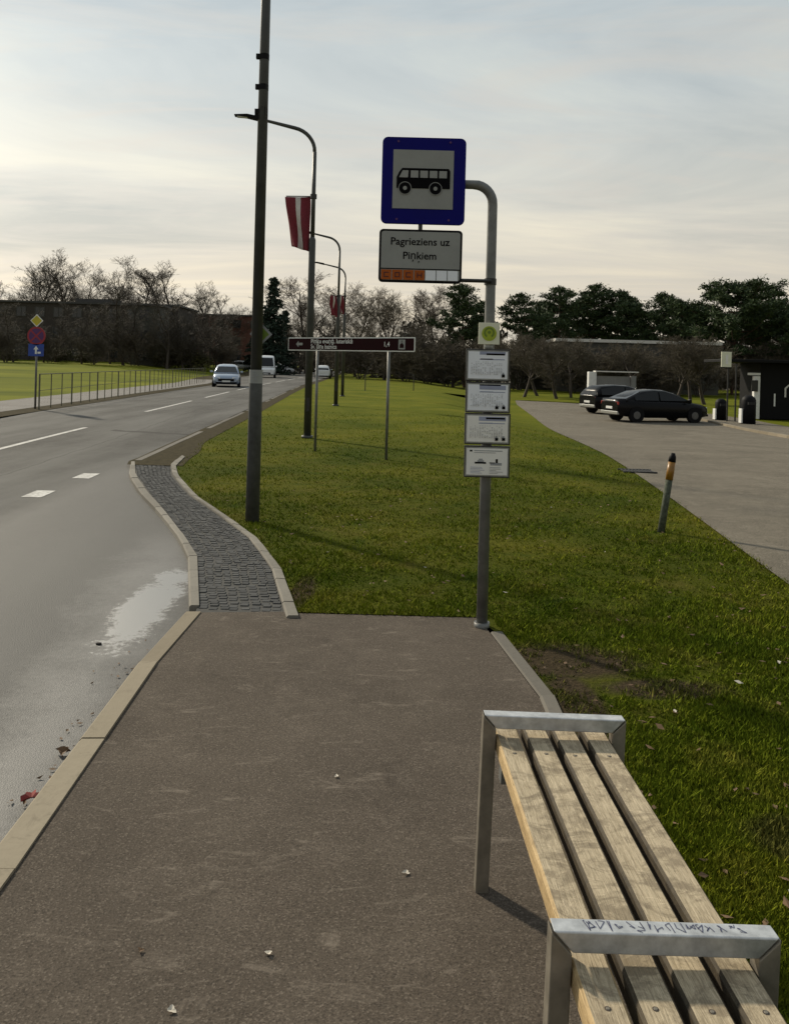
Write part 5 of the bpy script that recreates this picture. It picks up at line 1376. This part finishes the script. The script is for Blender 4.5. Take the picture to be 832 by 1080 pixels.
# far-off wood closing the horizon (one mass)
def far_wood():
    rng = np.random.default_rng(8); C = []
    for x0, x1, dist, hh in ((-150, 190, 185, 7.5), (-60, 120, 165, 6.5), (2, 70, 122, 7.5), (-3, 14, 112, 6.0)):
        for k in range(int((x1 - x0) / 1.1)):
            x = x0 + (x1 - x0) * rng.random(); y = dist + rng.normal() * 5; h = hh * (.55 + .7 * rng.random()); m = 110
            u = rng.random(m); C.append(np.stack([x + rng.normal(size=m) * 1.3 * (1.1 - .6 * u), y + rng.normal(size=m) * 1.3, H(x, y) - .3 + h * u], 1))
    C = np.concatenate(C); structure(link('woods', tri_mesh('woods', C, .55, M['wood_mass'], rng, 0, 2.2)), 'stuff')
far_wood()

# ------------------------------------------------------------------ sky, sun, camera
sund = Vector((math.sin(SUN_AZ) * math.cos(SUN_EL), math.cos(SUN_AZ) * math.cos(SUN_EL), math.sin(SUN_EL)))
W = bpy.data.worlds.new('World'); S.world = W; W.use_nodes = True
nt = W.node_tree; N = nt.nodes; LK = nt.links
class WT(NT):
    def __init__(s): s.t = nt; s.n = N; s.l = LK
wt = WT(); bg = N['Background']; out = N['World Output']
sky = wt.node('ShaderNodeTexSky', sky_type='NISHITA'); sky.sun_disc = False; sky.sun_elevation = SUN_EL; sky.sun_rotation = SUN_AZ % (2 * PI)
sky.dust_density = 2.0
LK.new(sky.outputs[0], bg.inputs['Color']); bg.inputs['Strength'].default_value = 0.07
dv = wt.coord('Generated'); sp = wt.node('ShaderNodeSeparateXYZ'); LK.new(dv, sp.inputs[0])
zc = wt.math('MAXIMUM', sp.outputs[2], 0.0)
den = wt.math('ADD', zc, 0.10)
cb = wt.node('ShaderNodeCombineXYZ'); LK.new(wt.math('DIVIDE', sp.outputs[0], den), cb.inputs[0]); LK.new(wt.math('DIVIDE', sp.outputs[1], den), cb.inputs[1])
rot = wt.mapping(cb.outputs[0], (0.45, 1.25, 1), (1.7, 3.1, 0), (0, 0, math.radians(12)))
n1 = wt.noise(0.75, 8, 0.58, rot, 1.1); n2 = wt.noise(2.2, 7, 0.62, rot, 1.3)
elev = wt.ramp(zc, [(0.0, lin((234, 222, 201))), (0.10, lin((226, 217, 200))), (0.20, lin((224, 222, 211))), (0.30, lin((209, 215, 213))), (0.42, lin((198, 208, 211))), (1.0, lin((184, 196, 205)))])
cl = wt.ramp(n1, [(0.32, (.74, .78, .82)), (0.50, (.97, .97, .97)), (0.68, (1.20, 1.16, 1.07))])
c = wt.mix(1.0, elev, cl, 'MULTIPLY')
c = wt.mix(wt.ramp(n2, [(0.48, 0.0), (0.70, 0.45)]), c, lin((222, 214, 202)))
dt = wt.node('ShaderNodeVectorMath', operation='DOT_PRODUCT'); LK.new(dv, dt.inputs[0]); dt.inputs[1].default_value = Vector((math.sin(math.radians(-36)) * .985, math.cos(math.radians(-36)) * .985, .17))
glow = wt.ramp(wt.math('MULTIPLY_ADD', dt.outputs['Value'], .5, .5), [(0.0, .62), (0.55, .84), (0.80, .98), (0.93, 1.04), (0.985, 1.20), (1.0, 1.4)])
c = wt.mix(1.0, c, glow, 'MULTIPLY')
bg2 = wt.node('ShaderNodeBackground'); LK.new(c, bg2.inputs['Color']); bg2.inputs['Strength'].default_value = 1.0
mx = wt.node('ShaderNodeMixShader'); mx.inputs[0].default_value = 0.90
LK.new(bg.outputs[0], mx.inputs[1]); LK.new(bg2.outputs[0], mx.inputs[2]); LK.new(mx.outputs[0], out.inputs['Surface'])

sl = bpy.data.lights.new('sun', 'SUN'); sl.energy = 4.3; sl.angle = math.radians(3.0); sl.color = (1.0, .89, .70)
so = bpy.data.objects.new('sun', sl); COL.objects.link(so); so.rotation_euler = (-sund).to_track_quat('-Z', 'Y').to_euler()

cd = bpy.data.cameras.new('camera'); cam = bpy.data.objects.new('camera', cd); COL.objects.link(cam)
cd.sensor_fit = 'HORIZONTAL'; cd.sensor_width = 36; cd.lens = F / 832 * 36; cd.shift_y = -(540 - CY) / 832; cd.clip_start = .05; cd.clip_end = 6000
Mx = Matrix(((CR, -SR, 0, 0), (0, 0, -1, 0), (SR, CR, 0, CAMH), (0, 0, 0, 1)))
cam.matrix_world = Mx
S.camera = cam
vs_ = S.view_settings; vs_.view_transform = 'Standard'; vs_.look = 'None'; vs_.exposure = 0.0; vs_.gamma = 1.0; vs_.use_curve_mapping = False
S.cycles.max_bounces = 6; S.cycles.use_denoising = True
